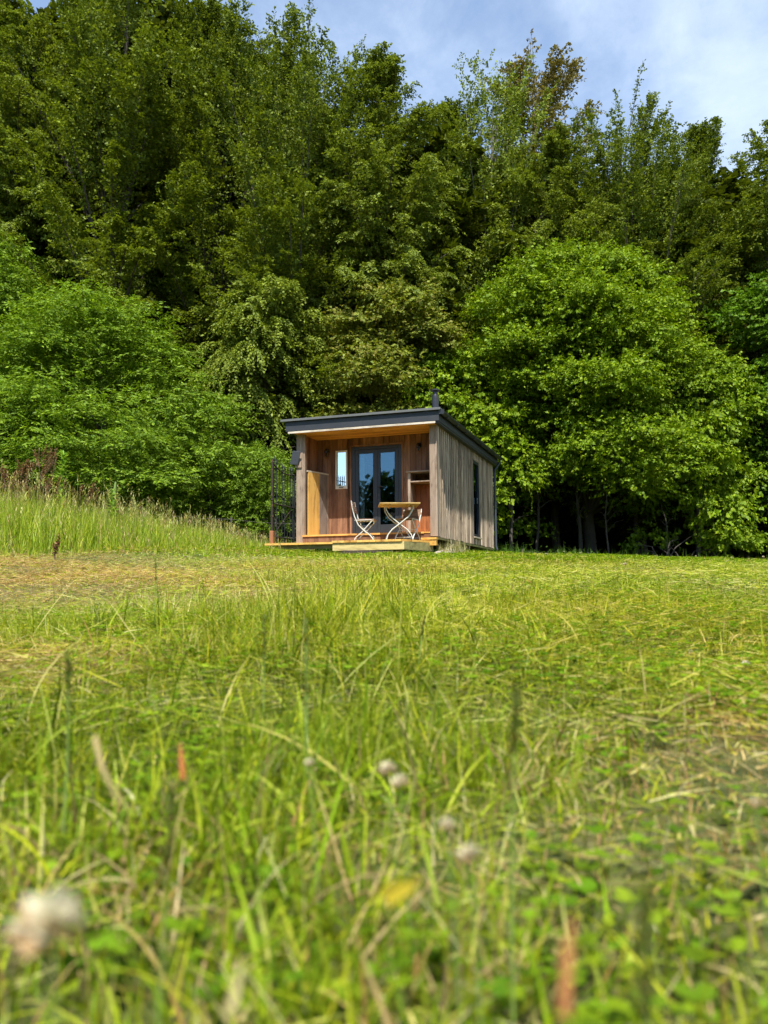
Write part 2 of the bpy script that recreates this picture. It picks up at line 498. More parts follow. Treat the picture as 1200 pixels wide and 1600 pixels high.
def dry_f(x, y):
    """1 where mown hay lies dry and brown"""
    d1 = np.exp(-(((x+2.6)/1.9)**2+((y-5.2)/2.6)**2))*1.0
    d2 = np.exp(-(((x+4.6)/3.4)**2+((y-9.2)/2.6)**2))*1.1
    d3 = np.exp(-(((x-.62)/.42)**2+((y-1.25)/.36)**2))*.9
    d4 = np.exp(-(((x+1.0)/.35)**2+((y-2.2)/.5)**2))*.7
    return np.clip(d1+d2+d3+d4+(N1(x*1.3+40, y*1.3)-.5)*.9, 0, 1)
GREENS = np.array([(.115, .155, .005), (.155, .195, .006), (.085, .12, .005), (.155, .195, .006), (.225, .26, .008), (.31, .33, .012), (.095, .135, .006), (.40, .40, .025), (.18, .25, .008)])
STRAW = np.array([(.44, .42, .085), (.50, .44, .12), (.38, .385, .045), (.36, .38, .04), (.54, .47, .18)])
DRYB = np.array([(.42, .30, .13), (.34, .22, .10), (.50, .39, .20), (.28, .16, .07)])
def mixcol(n, f_dry, f_straw):
    r = rng.random(n)
    c = hsvj(GREENS, n, .3, .12)
    s = r < f_straw; c[s] = hsvj(STRAW, s.sum(), .22, .08)
    r2 = rng.random(n); s = r2 < f_dry*.75; c[s] = hsvj(DRYB, s.sum(), .3, .1)
    return c
def patch(x, y):
    """lusher and poorer patches of turf"""
    a = N1(x*.55+3, y*.55+8, 2.2)*.6+N1(x*2.3+3, y*2.3+8, 6.2)*.4
    b_ = N1(x*.8+13, y*.8+4, 12.2)
    f = .84+.62*a
    return np.stack([f*(.83+.28*b_), f, f*.9], 1)
gs = Soup()
def put_up(n, y0, y1, Lr, wr, fst, S=3, tuft=0.6, pad=.3):
    x, y = sample_wedge(n, y0, y1, pad=pad)
    k = N1(x*(3.2 if y1 < 5 else 1.1), y*(3.2 if y1 < 5 else 1.1), 7.7)
    d = dry_f(x, y)
    keep = (rng.random(n) < .35+tuft*np.clip((k-.3)*2.2, 0, 1)) & (rng.random(n) > d*.55) & ~under_cabin(x, y) & (y > .13)
    x, y, k, d = x[keep], y[keep], k[keep], d[keep]; m = len(x)
    P = np.stack([x, y, ground_z(x, y)-.004], 1)
    L = (Lr[0]+(Lr[1]-Lr[0])*rng.random(m)**1.7)*(.55+.9*k)
    L *= 1-.45*d
    sl = x/np.maximum(y, .3)
    L *= 1+.75*np.exp(-((sl+.13)/.2)**2)*sst(.4, 1.0, y)*(1-sst(5, 9, y))-.28*sst(.05, .3, sl)
    w = wr[0]+(wr[1]-wr[0])*rng.random(m)
    V, F_ = blades(P, rng.random(m)*6.283, L, w, rng.random(m)**1.3*.7, rng.random(m)**1.5*1.9, S, None, (rng.random(m)-.5)*2.5)
    gs.add(V, F_, mixcol(m, d, fst)*patch(x, y), S)
def put_lying(n, y0, y1, Lr, wr, S=2, hmax=.05, pad=.3, gfrac=.35):
    x, y = sample_wedge(n, y0, y1, pad=pad)
    d = dry_f(x, y)
    keep = ~under_cabin(x, y) & (y > .13) & (rng.random(n) < .45+.55*d+.3*(N1(x*2, y*2, 1.5)-.3))
    x, y, d = x[keep], y[keep], d[keep]; m = len(x)
    P = np.stack([x, y, ground_z(x, y)+rng.random(m)*hmax], 1)
    L = Lr[0]+(Lr[1]-Lr[0])*rng.random(m)**1.5
    w = wr[0]+(wr[1]-wr[0])*rng.random(m)
    V, F_ = blades(P, rng.random(m)*6.283, L, w, 1.15+rng.random(m)*.45, (rng.random(m)-.3)*.8, S, None, (rng.random(m)-.5)*5)
    c = mixcol(m, d*.9, 1-gfrac)*patch(x, y)
    gs.add(V, F_, c, S)
def put_clover(n, y0, y1, size, hr, pad=.3, fq=1.4, th=.38):
    x, y = sample_wedge(n, y0, y1, pad=pad)
    k = N1(x*fq+20, y*fq, 5.5)
    d = dry_f(x, y)
    keep = (k > th) & ~under_cabin(x, y) & (y > .13) & (rng.random(n) > d*1.1)
    x, y = x[keep], y[keep]; m = len(x)
    P = np.stack([x, y, ground_z(x, y)+hr[0]+(hr[1]-hr[0])*rng.random(m)], 1)
    az0 = rng.random(m)*6.283; L = size*(.6+.8*rng.random(m)); tilt = 1.25+.5*(rng.random(m)-.5)
    c = hsvj(np.array([(.11, .195, .008), (.155, .25, .010), (.20, .29, .014), (.08, .145, .007)]), m, .25, .1)
    for q in range(3):
        V, F_ = blades(P, az0+q*2.094, L, L*1.0, tilt, np.full(m, .25), 3, [.25, .85, 1.0, .45], (rng.random(m)-.5)*.6)
        gs.add(V, F_, c, 3)
# near
put_up(26000, .14, 1.4, (.025, .11), (.0012, .0038), .10, 5, pad=.35)
put_up(2600, .14, 1.4, (.07, .17), (.002, .0048), .15, 6, pad=.35)
put_lying(6000, .14, 1.4, (.02, .11), (.0008, .0028), 3, .03, pad=.35, gfrac=.65)
put_clover(5000, .14, 1.7, .0125, (.008, .055), pad=.35, fq=4.5, th=.44)
# middle
put_up(85000, 1.4, 4.5, (.03, .11), (.0015, .0038), .22, 4)
put_up(2200, 1.4, 4.5, (.10, .24), (.002, .0045), .3, 5)
put_lying(75000, 1.4, 4.5, (.03, .16), (.0012, .0036), 2, .045, gfrac=.45)
put_clover(12000, 1.5, 4.5, .0135, (.01, .07))
put_up(200000, 4.5, 10, (.03, .11), (.0025, .006), .26, 3, pad=.6)
put_up(2000, 4.5, 10, (.10, .22), (.003, .006), .5, 4, pad=.6)
put_lying(75000, 4.5, 10, (.03, .12), (.0025, .0055), 2, .07, pad=.6)
put_clover(10000, 4.5, 10, .018, (.01, .05), pad=.6)
put_up(430000, 10, 28, (.04, .135), (.005, .011), .24, 2, pad=1.5)
put_lying(32000, 10, 28, (.04, .12), (.005, .010), 2, .07, pad=1.5)
put_clover(70000, 10, 26, .03, (.02, .07), pad=1.5)
tag(link('grass', gs.build('grass', m_grass)), 'mown meadow grass with clover and strewn dry hay', 'grass', kind='stuff')
gs = None

# uncut grass of the bank
tg = Soup()
n = 190000
x = -20+20.5*rng.random(n); y = 9+18*rng.random(n)
bf = bank_f(x, y)
keep = (rng.random(n) < bf**.6) & (x > -.72*y-2) & ~under_cabin(x, y)
x, y, bf = x[keep], y[keep], bf[keep]; m = len(x)
hk = .82*(.55+.6*N1(x*.8, y*.8, 9.1))*(.45+.55*sst(-2.5, -6.5, x))*(.22+.78*bf)
P = np.stack([x, y, ground_z(x, y)], 1)
L = hk*(.45+.75*rng.random(m)); w = .006+.007*rng.random(m)
V, F_ = blades(P, rng.random(m)*6.283, L, w, rng.random(m)*.35, rng.random(m)**2*1.3, 4, None, (rng.random(m)-.5)*2)
c = hsvj(np.array([(.24, .33, .02), (.31, .39, .03), (.18, .27, .015), (.38, .44, .05), (.13, .20, .012)]), m, .25, .1)
s = rng.random(m) < .16; c[s] = hsvj(STRAW, s.sum(), .2, .08)
tg.add(V, F_, c, 4)
# flowering stalks with feathery heads
s = rng.random(m) < .05
Ps, az, Ls = P[s], rng.random(s.sum())*6.283, L[s]*1.25+.1; q = len(Ps)
V, F_ = blades(Ps, az, Ls, np.full(q, .004), rng.random(q)*.15, rng.random(q)*.5, 4, [1, 1, .8, .7, .5])
cs = hsvj(np.array([(.42, .42, .13), (.36, .34, .12), (.36, .27, .13)]), q, .25)
tg.add(V, F_, cs, 4)
tip = V.reshape(q, 5, 2, 3)[:, 4].mean(1)
for j in range(5):
    o2 = tip-np.array([0, 0, 1.])*(.03*j)+rng.normal(0, .006, (q, 3))
    V2, F2 = blades(o2, rng.random(q)*6.283, np.full(q, .05)+.03*rng.random(q), np.full(q, .012), .3+rng.random(q)*.5, rng.random(q)*.5, 2, [.6, 1, .1])
    tg.add(V2, F2, cs*1.05, 2)
tag(link('tall_grass', tg.build('tall_grass', m_grass)), 'tall uncut yellow-green grass on the left bank', 'tall grass', kind='stuff')
tg = None

# shaded verge of rough grass and low leaves along the foot of the wood
vg = Soup()
n = 60000
x = -1+22*rng.random(n); y = 22.5+6*rng.random(n)
keep = ~under_cabin(x, y) & (y > 24.2+(N1(x*.6, y*.6, 4.4)-.5)*2.6-.02*x) & (x > 1.5)
x, y = x[keep], y[keep]; m = len(x); P = np.stack([x, y, ground_z(x, y)], 1)
V, F_ = blades(P, rng.random(m)*6.283, (.10+.48*rng.random(m)**2.2)*(.4+N1(x, y, 2)), .008+.008*rng.random(m), rng.random(m)*.5, rng.random(m)*1.2, 3)
vg.add(V, F_, hsvj(np.array([(.10, .19, .03), (.14, .26, .035), (.07, .14, .02)]), m, .3), 3)
n = 26000
x = -14+40*rng.random(n); y = 25.4+3.5*rng.random(n)
P = np.stack([x, y, ground_z(x, y)+rng.random(n)**2*.5*(.2+N1(x*.9, y*.9, 8))*sst(-16, -6, -x+0*y)+.02], 1)
V, F_ = blades(P, rng.random(n)*6.283, .06+.06*rng.random(n), .05+.04*rng.random(n), .9+.6*rng.random(n), rng.random(n)*.5, 2, [.2, 1, .05])
vg.add(V, F_, hsvj(np.array([(.06, .12, .02), (.08, .16, .025), (.04, .09, .015)]), n, .3), 2)
tag(link('undergrowth', vg.build('undergrowth', m_grass)), 'low green undergrowth and rough grass along the foot of the wood', 'undergrowth', kind='stuff')
vg = None

# ------------------------------------------------------------------ trees
UP = np.array([0, 0, 1.])
def nrm(a): return a/(np.linalg.norm(a, axis=-1, keepdims=True)+1e-9)
def leaf_quads(p, d, nn, l, w):
    """rhombic leaves: foot p, direction d, normal nn"""
    sd = nrm(np.cross(d, nn)); l = l[:, None]; w = w[:, None]
    fold = nn*(w*.18)
    V = np.stack([p, p+d*l*.45+sd*w*.5+fold, p+d*l, p+d*l*.5-sd*w*.5+fold], 1).reshape(-1, 3)
    return V, np.arange(len(p)*4).reshape(-1, 4)
def crown_mesh(name, seed, H, R, zlow, nb, twigs, leaves, leaf, cols, mode='spray', front=.7, peak=.35,
               droop=.25, rise=.45, lump=.3, rag=1.0, top_r=.3, wisps=0, tw_len=.95, coltop=None, squash=.55, clus=1, depth=0.0, njit=.42, trunk_r=.22, mat=None, bark=None):
    """returns crown mesh, trunk mesh; tree stands at the origin, camera side is -y"""
    r_ = np.random.default_rng(seed); nz = VNoise(seed+100)
    # trunk
    tb = MB()
    lean = r_.normal(0, .25, 2)
    def trunk_at(z):
        t = np.clip(np.asarray(z, float)/H, 0, 1)
        return np.stack([lean[0]*t*t*2+.12*np.sin(t*5+seed), lean[1]*t*t*2, t*H], -1)
    zs = np.linspace(-.4, H*.93, 12)
    tp = [trunk_at(max(z, 0))+np.array([0, 0, min(z, 0)]) for z in zs]
    tb.tube(tp, [trunk_r*(1.35 if i == 0 else 1)*(1-.93*i/11) for i in range(12)], 9, .5)
    # bough tips
    nc = (nb+clus-1)//clus
    t = r_.random(nc)**.95
    ph = np.where(r_.random(nc) < front, -math.pi/2+r_.normal(0, .75, nc), r_.random(nc)*2*math.pi)
    dep = 1-depth*r_.random(nc)
    t, ph, dep = (np.repeat(a, clus)[:nb] for a in (t, ph, dep))
    if clus > 1:
        t = np.clip(t+r_.normal(0, .45/(H-zlow), nb), 0, 1); ph = ph+r_.normal(0, .55/R, nb); dep = dep*(1-.12*r_.random(nb))
    z = zlow+(H-zlow)*t
    prof = np.sqrt(np.clip(1-((t-peak)/(1.02-peak if True else 1))**2*np.where(t > peak, 1-top_r**2, .35), 0.02, 1))
    nzv = nz(np.cos(ph)*2.2+7, np.sin(ph)*2.2+7, z*.33)
    rad = R*prof*(1-lump*1.3*(nzv-.35))*np.where(r_.random(nb) < .35, .45+.4*r_.random(nb), 1.0)
    rad = rad*dep
    z = z+r_.normal(0, .3, nb)*rag
    tip = trunk_at(z)+np.stack([np.cos(ph)*rad, np.sin(ph)*rad, np.zeros(nb)], 1)
    el = rise+.75*t
    zst = np.clip(tip[:, 2]-rad*np.tan(el), zlow*.6+.5, H*.9)
    st = trunk_at(zst)
    ctrl = st*.35+tip*.65+np.stack([np.zeros(nb), np.zeros(nb), (tip[:, 2]-zst)*.25+droop*rad*(1-t)], 1)
    if wisps:
        wz = H*(.86+.1*r_.random(wisps)); wst = trunk_at(wz*.9)
        a = r_.random(wisps)*6.283; rr = R*.45*r_.random(wisps)
        wt = wst+np.stack([np.cos(a)*rr, np.sin(a)*rr, H*(.10+.13*r_.random(wisps))], 1)
        st = np.concatenate([st, wst]); tip = np.concatenate([tip, wt]); ctrl = np.concatenate([ctrl, (wst+wt)/2+r_.normal(0, .15, (wisps, 3))])
        t = np.concatenate([t, np.full(wisps, 1.0)])
    n = len(tip)
    bez = lambda s: ((1-s)**2)[:, None]*st+(2*s*(1-s))[:, None]*ctrl+(s*s)[:, None]*tip
    dbez = lambda s: nrm((2*(1-s))[:, None]*(ctrl-st)+(2*s)[:, None]*(tip-ctrl))
    for i in range(n):
        if i % 3 and i < nb: continue
        pts = [((1-s)**2)*st[i]+2*s*(1-s)*ctrl[i]+s*s*tip[i] for s in (0, .3, .6, .85, 1)]
        r0 = trunk_r*(.16+.22*r_.random())*(1-.55*t[i])
        tb.tube(pts, [r0, r0*.75, r0*.5, r0*.28, r0*.1], 5, r_.random(), cap=False)
    # twigs
    O, D, Nn, Ln, Tt, W = [], [], [], [], [], []
    for j in range(twigs):
        if mode == 'spray':
            s = np.clip(.38+.62*(j+r_.random(n))/twigs, 0, 1)
            o = bez(s); b_ = dbez(s)
            side = nrm(np.cross(b_, UP)+1e-4)*(1 if j % 2 else -1)
            d = nrm(b_*(.55+.5*s[:, None])+side*(.95-.45*s[:, None])+r_.normal(0, .22, (n, 3)))
            N_ = nrm(np.cross(np.cross(b_, UP)*1.0, b_)+r_.normal(0, .35, (n, 3)))
            ln = tw_len*(1.15-.6*s)*(.6+.7*r_.random(n))
        else:
            s = np.ones(n)
            q = r_.normal(0, 1, (n, 3)); q = nrm(q); q[:, 2] = np.abs(q[:, 2])*.8+r_.normal(0, .12, n)
            rr = 1-.62*r_.random(n)**1.8
            o = tip+q*np.array([1, 1, squash])*tw_len*rr[:, None]*.85-np.array([0, 0, .15*tw_len])
            out = nrm(np.stack([np.cos(ph), np.sin(ph), np.zeros(nb)], 1)) if n == nb else nrm(tip-st)
            d = nrm(q*.8+out*.45+r_.normal(0, .35, (n, 3))); d[:, 2] *= .6; d = nrm(d)
            N_ = nrm(UP*.55+q*1.0+r_.normal(0, .2, (n, 3)))
            ln = tw_len*.5*(.6+.7*r_.random(n))
        keep = np.ones(n, bool)
        if wisps: keep[nb:] = r_.random(n-nb) < .8; ln[nb:] *= .7
        O.append(o[keep]); D.append(d[keep]); Nn.append(N_[keep]); Ln.append(ln[keep]); Tt.append(t[keep])
        W.append((np.arange(n) >= nb)[keep])
    O, D, Nn, Ln, Tt, W = map(np.concatenate, (O, D, Nn, Ln, Tt, W))
    m = len(O)
    br = .82+.36*r_.random(m)             # hue and tone of a whole twig
    LV, LC = [], []
    for k in range(leaves):
        s = (k+.6*r_.random(m))/leaves
        p = O+D*(Ln*s)[:, None]-UP*(droop*Ln*s*s*.9)[:, None]+r_.normal(0, .018, (m, 3))
        side = nrm(np.cross(D, Nn))*(1 if k % 2 else -1)
        d = nrm(D*.7+side*.8+r_.normal(0, .28, (m, 3))-UP*(.15+droop*.6))
        nn = nrm(Nn+r_.normal(0, njit, (m, 3)))
        nn = nrm(nn-d*np.sum(nn*d, 1, keepdims=True))
        sz = leaf[0]*(.5+.85*r_.random(m))
        kp = r_.random(m) < np.where(W, .55, 1.0)
        V, _ = leaf_quads(p[kp], d[kp], nn[kp], sz[kp], sz[kp]*leaf[1])
        LV.append(V)
        cc = np.atleast_2d(cols)
        c = cc[r_.integers(0, len(cc), m)]*(br*(.82+.36*r_.random(m)))[:, None]
        if coltop is not None:
            g = np.clip((Tt-.55)*2.2+.3*(nz(p[:, 0]*.5, p[:, 1]*.5, p[:, 2]*.5)-.5), 0, 1)[:, None]
            c = c*(1-g)+np.array(coltop)*(br*(.8+.4*r_.random(m)))[:, None]*g
        LC.append(np.clip(c[kp], .003, .9))
    V = np.concatenate(LV); C = np.concatenate(LC)
    cm = np_mesh('crown', V, np.arange(len(V)).reshape(-1, 4), C, mat or m_leaf)
    # trunk mesh (through a throw-away object-free build)
    me = bpy.data.meshes.new('trunk'); me.from_pydata(tb.v, [], tb.f)
    me.polygons.foreach_set('use_smooth', [True]*len(tb.f)); me.materials.append(bark or m_bark); me.update()
    return cm, me
def plant_tree(name, meshes, x, y, label, group=None, rz=0.0, s=1.0, sz=None, flip=False, cat='tree', dz=0.0):
    r = empty(name, (x, y, float(ground_z(x, y))+dz), rz)
    r.scale = (-s if flip else s, s, sz or s)
    tag(r, label, cat, group)
    link('crown', meshes[0], r); link('trunk', meshes[1], r)
    return r

BEECH = np.array([(.105, .142, .010), (.14, .182, .013), (.08, .113, .009), (.20, .245, .02), (.112, .146, .012)])
BEECH2 = np.array([(.12, .16, .014), (.155, .20, .02), (.095, .132, .013), (.21, .25, .032)])
OLIVE = np.array([(.165, .195, .022), (.20, .225, .028), (.135, .175, .018), (.19, .175, .03)])
MAPLE = np.array([(.125, .205, .006), (.165, .25, .008), (.10, .17, .006), (.21, .285, .011)])
ASH = np.array([(.13, .215, .013), (.17, .27, .016), (.10, .18, .013), (.21, .31, .02)])
# four beech shapes used by the wall of wood
bA = crown_mesh('a', 21, 23, 6.6, 3.0, 330, 28, 16, (.11, .62), BEECH, front=.85, rise=.5, lump=.5, droop=.28, tw_len=.8, clus=5, depth=.38)
bB = crown_mesh('b', 22, 21, 5.8, 2.5, 300, 28, 16, (.11, .62), BEECH2, front=.85, rise=.2, lump=.5, droop=.6, tw_len=.8, clus=5, depth=.38)
bC = crown_mesh('c', 23, 20, 5.2, 4.0, 260, 26, 16, (.11, .6), BEECH, front=.8, rise=.7, lump=.5, droop=.2, wisps=16, tw_len=.75, clus=5, depth=.35)
bW = crown_mesh('w', 24, 19, 3.6, 5.0, 170, 13, 15, (.12, .6), BEECH2*1.15, front=.6, rise=.7, lump=.4, droop=.2, wisps=16, tw_len=.9, top_r=.35, bark=m_barkp, trunk_r=.14)
bBr = crown_mesh('br', 25, 20, 3.4, 6.0, 150, 15, 18, (.13, .6), np.array([(.13, .14, .03), (.17, .15, .035)]), front=.6, rise=.3, lump=.4, droop=.3,
                 coltop=(.17, .13, .04), wisps=6, tw_len=.95)
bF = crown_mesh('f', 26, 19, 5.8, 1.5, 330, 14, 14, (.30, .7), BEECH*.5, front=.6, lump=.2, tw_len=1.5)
G1 = 'beeches in the wall of the wood'
def Xa(px, Y): return (px-600)/1237.7*Y
def wall_tree(ms, Hm, px, ytop, Y, label, rz=0, flip=False, sxy=None, grp=G1, name='beech_tree'):
    X = Xa(px, Y); zt = (912-ytop)/1237.7*Y*1.02
    gz = float(ground_z(X, Y)); s = (zt-gz)/Hm
    plant_tree(name, ms, X, Y, label, grp, rz, (sxy or s), s, flip)
wall_tree(bB, 21, 20, 15, 32, 'dark beech at the left edge of the wood, its top just under the frame top', .2)
wall_tree(bA, 23, 165, -120, 30.5, 'tallest beech of the wood, upper left, sprays reaching up past the frame top')
wall_tree(bA, 23, 335, -20, 33, 'beech left of the wispy-topped one, its crown touching the top of the picture', -.3, True)
wall_tree(bC, 20, 465, 25, 31, 'beech with thin leafy shoots standing up against the blue sky, left of centre', .1, name='beech_tree')
wall_tree(bB, 21, 590, 105, 31.5, 'drooping beech behind the cabin roof, its top just right of the wispy-topped beech', -.1, True)
wall_tree(bA, 23, 700, 150, 34, 'broad beech between the drooping beech and the pale slender tree', .25)
wall_tree(bW, 19, 765, 80, 33, 'slender pale-stemmed tree with sparse feathery top against the sky', 0, grp=None, name='birch_tree', sxy=1.0)
wall_tree(bBr, 20, 850, 85, 35, 'tree with a bronze-brown top right of the pale slender tree', 0, grp=None, name='bronze_tree', sxy=1.1)
wall_tree(bC, 20, 1000, 160, 31, 'beech with upright leafy shoots above the bright green maple', .5, True)
wall_tree(bB, 21, 870, 225, 31.5, 'lower beech in front of the bronze-topped tree, above the bright maple', .3)
wall_tree(bA, 23, 1110, 195, 32.5, 'beech right of the upright-shooted one, its rounded top meeting the sky', -.4)
wall_tree(bB, 21, 1230, 195, 31, 'dark beech at the right edge of the wood', .1, True)
# beyond the frame, still seen from a step aside
wall_tree(bA, 23, -180, 20, 33, 'beech standing just beyond the left edge of the picture', .5)
wall_tree(bC, 20, 1390, 230, 32, 'beech standing just beyond the right edge of the picture', -.2)
# second rank, glimpsed through gaps
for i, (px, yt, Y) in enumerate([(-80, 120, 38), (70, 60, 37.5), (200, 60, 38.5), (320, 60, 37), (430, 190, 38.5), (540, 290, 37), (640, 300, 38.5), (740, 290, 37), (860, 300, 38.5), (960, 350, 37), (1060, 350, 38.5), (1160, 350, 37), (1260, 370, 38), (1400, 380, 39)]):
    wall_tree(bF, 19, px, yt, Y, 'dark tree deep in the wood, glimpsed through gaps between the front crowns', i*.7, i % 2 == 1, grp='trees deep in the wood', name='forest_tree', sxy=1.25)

# big bright maple on the right
mp = crown_mesh('maple', 41, 11.1, 5.5, 2.4, 150, 92, 13, (.105, .85), MAPLE, mode='puff', front=.85, peak=.40, lump=.3, top_r=.25, tw_len=1.3, squash=.72, depth=.36, njit=.5, droop=.2, trunk_r=.26)
plant_tree('maple_tree', mp, Xa(932, 29), 29.6, 'big bright green maple with a rounded layered crown right of the cabin', s=.97, sz=1.0)
mp2 = crown_mesh('maple2', 32, 5.6, 2.3, .9, 50, 50, 13, (.115, .85), MAPLE*1.05, mode='puff', front=.7, peak=.45, lump=.35, tw_len=1.1, squash=.55, depth=.3, droop=.25, trunk_r=.1)
mp3 = crown_mesh('maple3', 37, 11.0, 2.6, 3.0, 130, 26, 14, (.115, .85), MAPLE*np.array([.62, .78, 1.1]), mode='puff', front=.7, peak=.6, lump=.5, tw_len=.9, squash=.5, droop=.25, trunk_r=.14)
plant_tree('maple_tree', mp2, Xa(1086, 27.2), 27.2, 'smaller lime green maple hanging low at the right of the big maple', s=.92, sz=1.25)
plant_tree('maple_tree', mp2, Xa(745, 28.5), 28.6, 'lime green maple boughs rising right behind the cabin chimney', s=1.1, sz=1.25, flip=True)
plant_tree('maple_tree', mp3, Xa(1225, 28.0), 28.8, 'deep green maple crown high at the right edge of the picture', s=1.0, sz=1.0)
# olive tree behind the roof
ol = crown_mesh('olive', 33, 9.6, 2.9, 2.6, 60, 60, 13, (.12, .7), OLIVE, mode='puff', front=.7, peak=.5, lump=.3, tw_len=1.15, squash=.55, depth=.25, droop=.25, trunk_r=.15)
plant_tree('olive_green_tree', ol, Xa(618, 29.5), 29.5, 'rounded olive-brown tree directly above the cabin roof', s=1.0)
# drooping light beech bough
db = crown_mesh('droop', 34, 9.6, 3.0, 2.2, 160, 20, 18, (.115, .6), BEECH2*1.12, front=.75, rise=.1, droop=1.0, lump=.35, tw_len=.9, clus=5, depth=.3, trunk_r=.13)
plant_tree('young_beech', db, Xa(415, 28.5), 28.5, 'young beech with hanging pale olive foliage left of the cabin roof')
# ash trees on the left
ah = crown_mesh('ash', 45, 9.9, 4.4, 1.5, 84, 74, 13, (.13, .38), ASH, mode='puff', front=.8, peak=.5, lump=.75, top_r=.3, tw_len=1.3, squash=.75, depth=.45, njit=.6, droop=.35, trunk_r=.16)
plant_tree('ash_tree', ah, Xa(150, 24.5), 25.2, 'large light green ash spreading over the left bank', s=1.0, sz=.76)
plant_tree('ash_tree', ah, Xa(-120, 25), 26.6, 'bluish green ash at the left edge of the picture, taller than its neighbour', rz=.4, s=.95, sz=1.02, flip=True)
as2 = crown_mesh('ash2', 36, 4.6, 2.1, .8, 48, 44, 13, (.125, .38), ASH*.95, mode='puff', front=.7, peak=.5, lump=.35, tw_len=1.0, squash=.7, depth=.4, njit=.6, droop=.35, trunk_r=.06)
plant_tree('ash_sapling', as2, Xa(318, 24), 24.6, 'low bushy ash between the large ash and the iron gate', s=1.0, sz=.98)
plant_tree('ash_sapling', as2, Xa(408, 23), 23.4, 'small bright ash bush just left of the iron gate', rz=.5, s=.52, sz=.62)
plant_tree('ash_sapling', as2, Xa(215, 22), 22.8, 'ash sapling leaning out over the tall grass of the bank', rz=-.4, s=.7, sz=.7, flip=True)

# dark holly and bramble mass closing the wood behind the trunks
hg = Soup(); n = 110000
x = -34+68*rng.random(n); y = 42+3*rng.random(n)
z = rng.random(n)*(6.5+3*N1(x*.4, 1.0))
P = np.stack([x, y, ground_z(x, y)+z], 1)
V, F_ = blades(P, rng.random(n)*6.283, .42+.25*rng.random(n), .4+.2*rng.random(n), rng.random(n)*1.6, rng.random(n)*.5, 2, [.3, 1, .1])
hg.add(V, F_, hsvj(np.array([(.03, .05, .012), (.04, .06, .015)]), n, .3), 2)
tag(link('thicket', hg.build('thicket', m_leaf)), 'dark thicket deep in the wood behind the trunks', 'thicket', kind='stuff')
# bare poles of the under-storey
G2 = 'thin bare stems under the trees'
spec = [(318, 24.5, 2.2, .04), (405, 25, 2.4, .06), (432, 27, 4, .07), (660, 28, 3, .05), (800, 27, 4.2, .07), (838, 28, 3.6, .06), (905, 28.5, 4, .09), (948, 26.8, 3, .04), (995, 29, 4, .1), (1045, 26.2, 2.2, .03), (345, 26, 3, .06), (272, 27, 3.6, .09)]
for i, (px, Y, h, r) in enumerate(spec):
    b = MB(); X = Xa(px, Y); lx, ly = random.uniform(-.3, .3), random.uniform(-.2, .2)
    pts = [(lx*t*t+.05*math.sin(t*7+i), ly*t, h*t-.1) for t in (0, .2, .4, .6, .8, 1)]
    b.tube(pts, [r*(1-.7*k/5) for k in range(6)], 7)
    for k in range(5):
        t = random.uniform(.3, .95); a = random.random()*6.28; q = random.uniform(.3, .8)
        p = np.array([lx*t*t, ly*t, h*t-.1])
        b.tube([p, p+np.array([math.cos(a)*q*.5, math.sin(a)*q*.5, q*.4]), p+np.array([math.cos(a)*q, math.sin(a)*q, q*.5])], [r*.35, r*.22, r*.08], 5)
    o = b.build('bare_stem', m_bark)
    o.location = (X, Y, float(ground_z(X, Y)))
    tag(o, 'thin bare stem standing in the dark under the trees', 'stem', G2)
# leaning dead branches at the foot of the maple
for i, (px, lab) in enumerate([(1035, 'dead branched limb leaning in the dark under the big maple'), (1068, 'smaller dead limb beside the leaning one under the maple')]):
    b = MB(); rr = random.Random(i+3)
    for k in range(7):
        a = rr.uniform(-1.2, 1.2); q = rr.uniform(.8, 1.7)*(1-.3*i)
        b.tube([(0, 0, 0), (math.sin(a)*q*.5, rr.uniform(-.2, .2), q*.55), (math.sin(a)*q*1.1, rr.uniform(-.3, .3), q*(.9 if k % 2 else .6))], [.028, .018, .006], 6)
    o = b.build('dead_branch', m_bark); X = Xa(px, 25.8)
    o.location = (X, 25.8, float(ground_z(X, 25.8)))
    tag(o, lab, 'branch')
# far hedge behind the camera, seen only in the glass
fh = Soup(); n = 40000
x = -110+220*rng.random(n); y = -62+6*rng.random(n)
P = np.stack([x, y, -.7+rng.random(n)*(11+8*N1(x*.12, 3.0))], 1)
V, F_ = blades(P, rng.random(n)*6.283, .8+.5*rng.random(n), .8+.4*rng.random(n), rng.random(n)*1.6, rng.random(n)*.5, 2, [.3, 1, .1])
fh.add(V, F_, hsvj(np.array([(.04, .07, .015), (.06, .09, .02)]), n, .3), 2)
tag(link('far_wood', fh.build('far_wood', m_leaf)), 'distant line of trees mirrored in the glass doors', 'far wood', kind='stuff')

# ------------------------------------------------------------------ cabin
MC = Matrix.Translation(Vector(C0)) @ Matrix.Rotation(-YAW, 4, 'Z')
W, LEN, H, V0 = 3.33, 6.33, 2.43, .87
cabin = tag(empty('cabin', mat=MC), 'timber-clad garden cabin with dark flat roof and open porch at the edge of the wood', 'cabin')
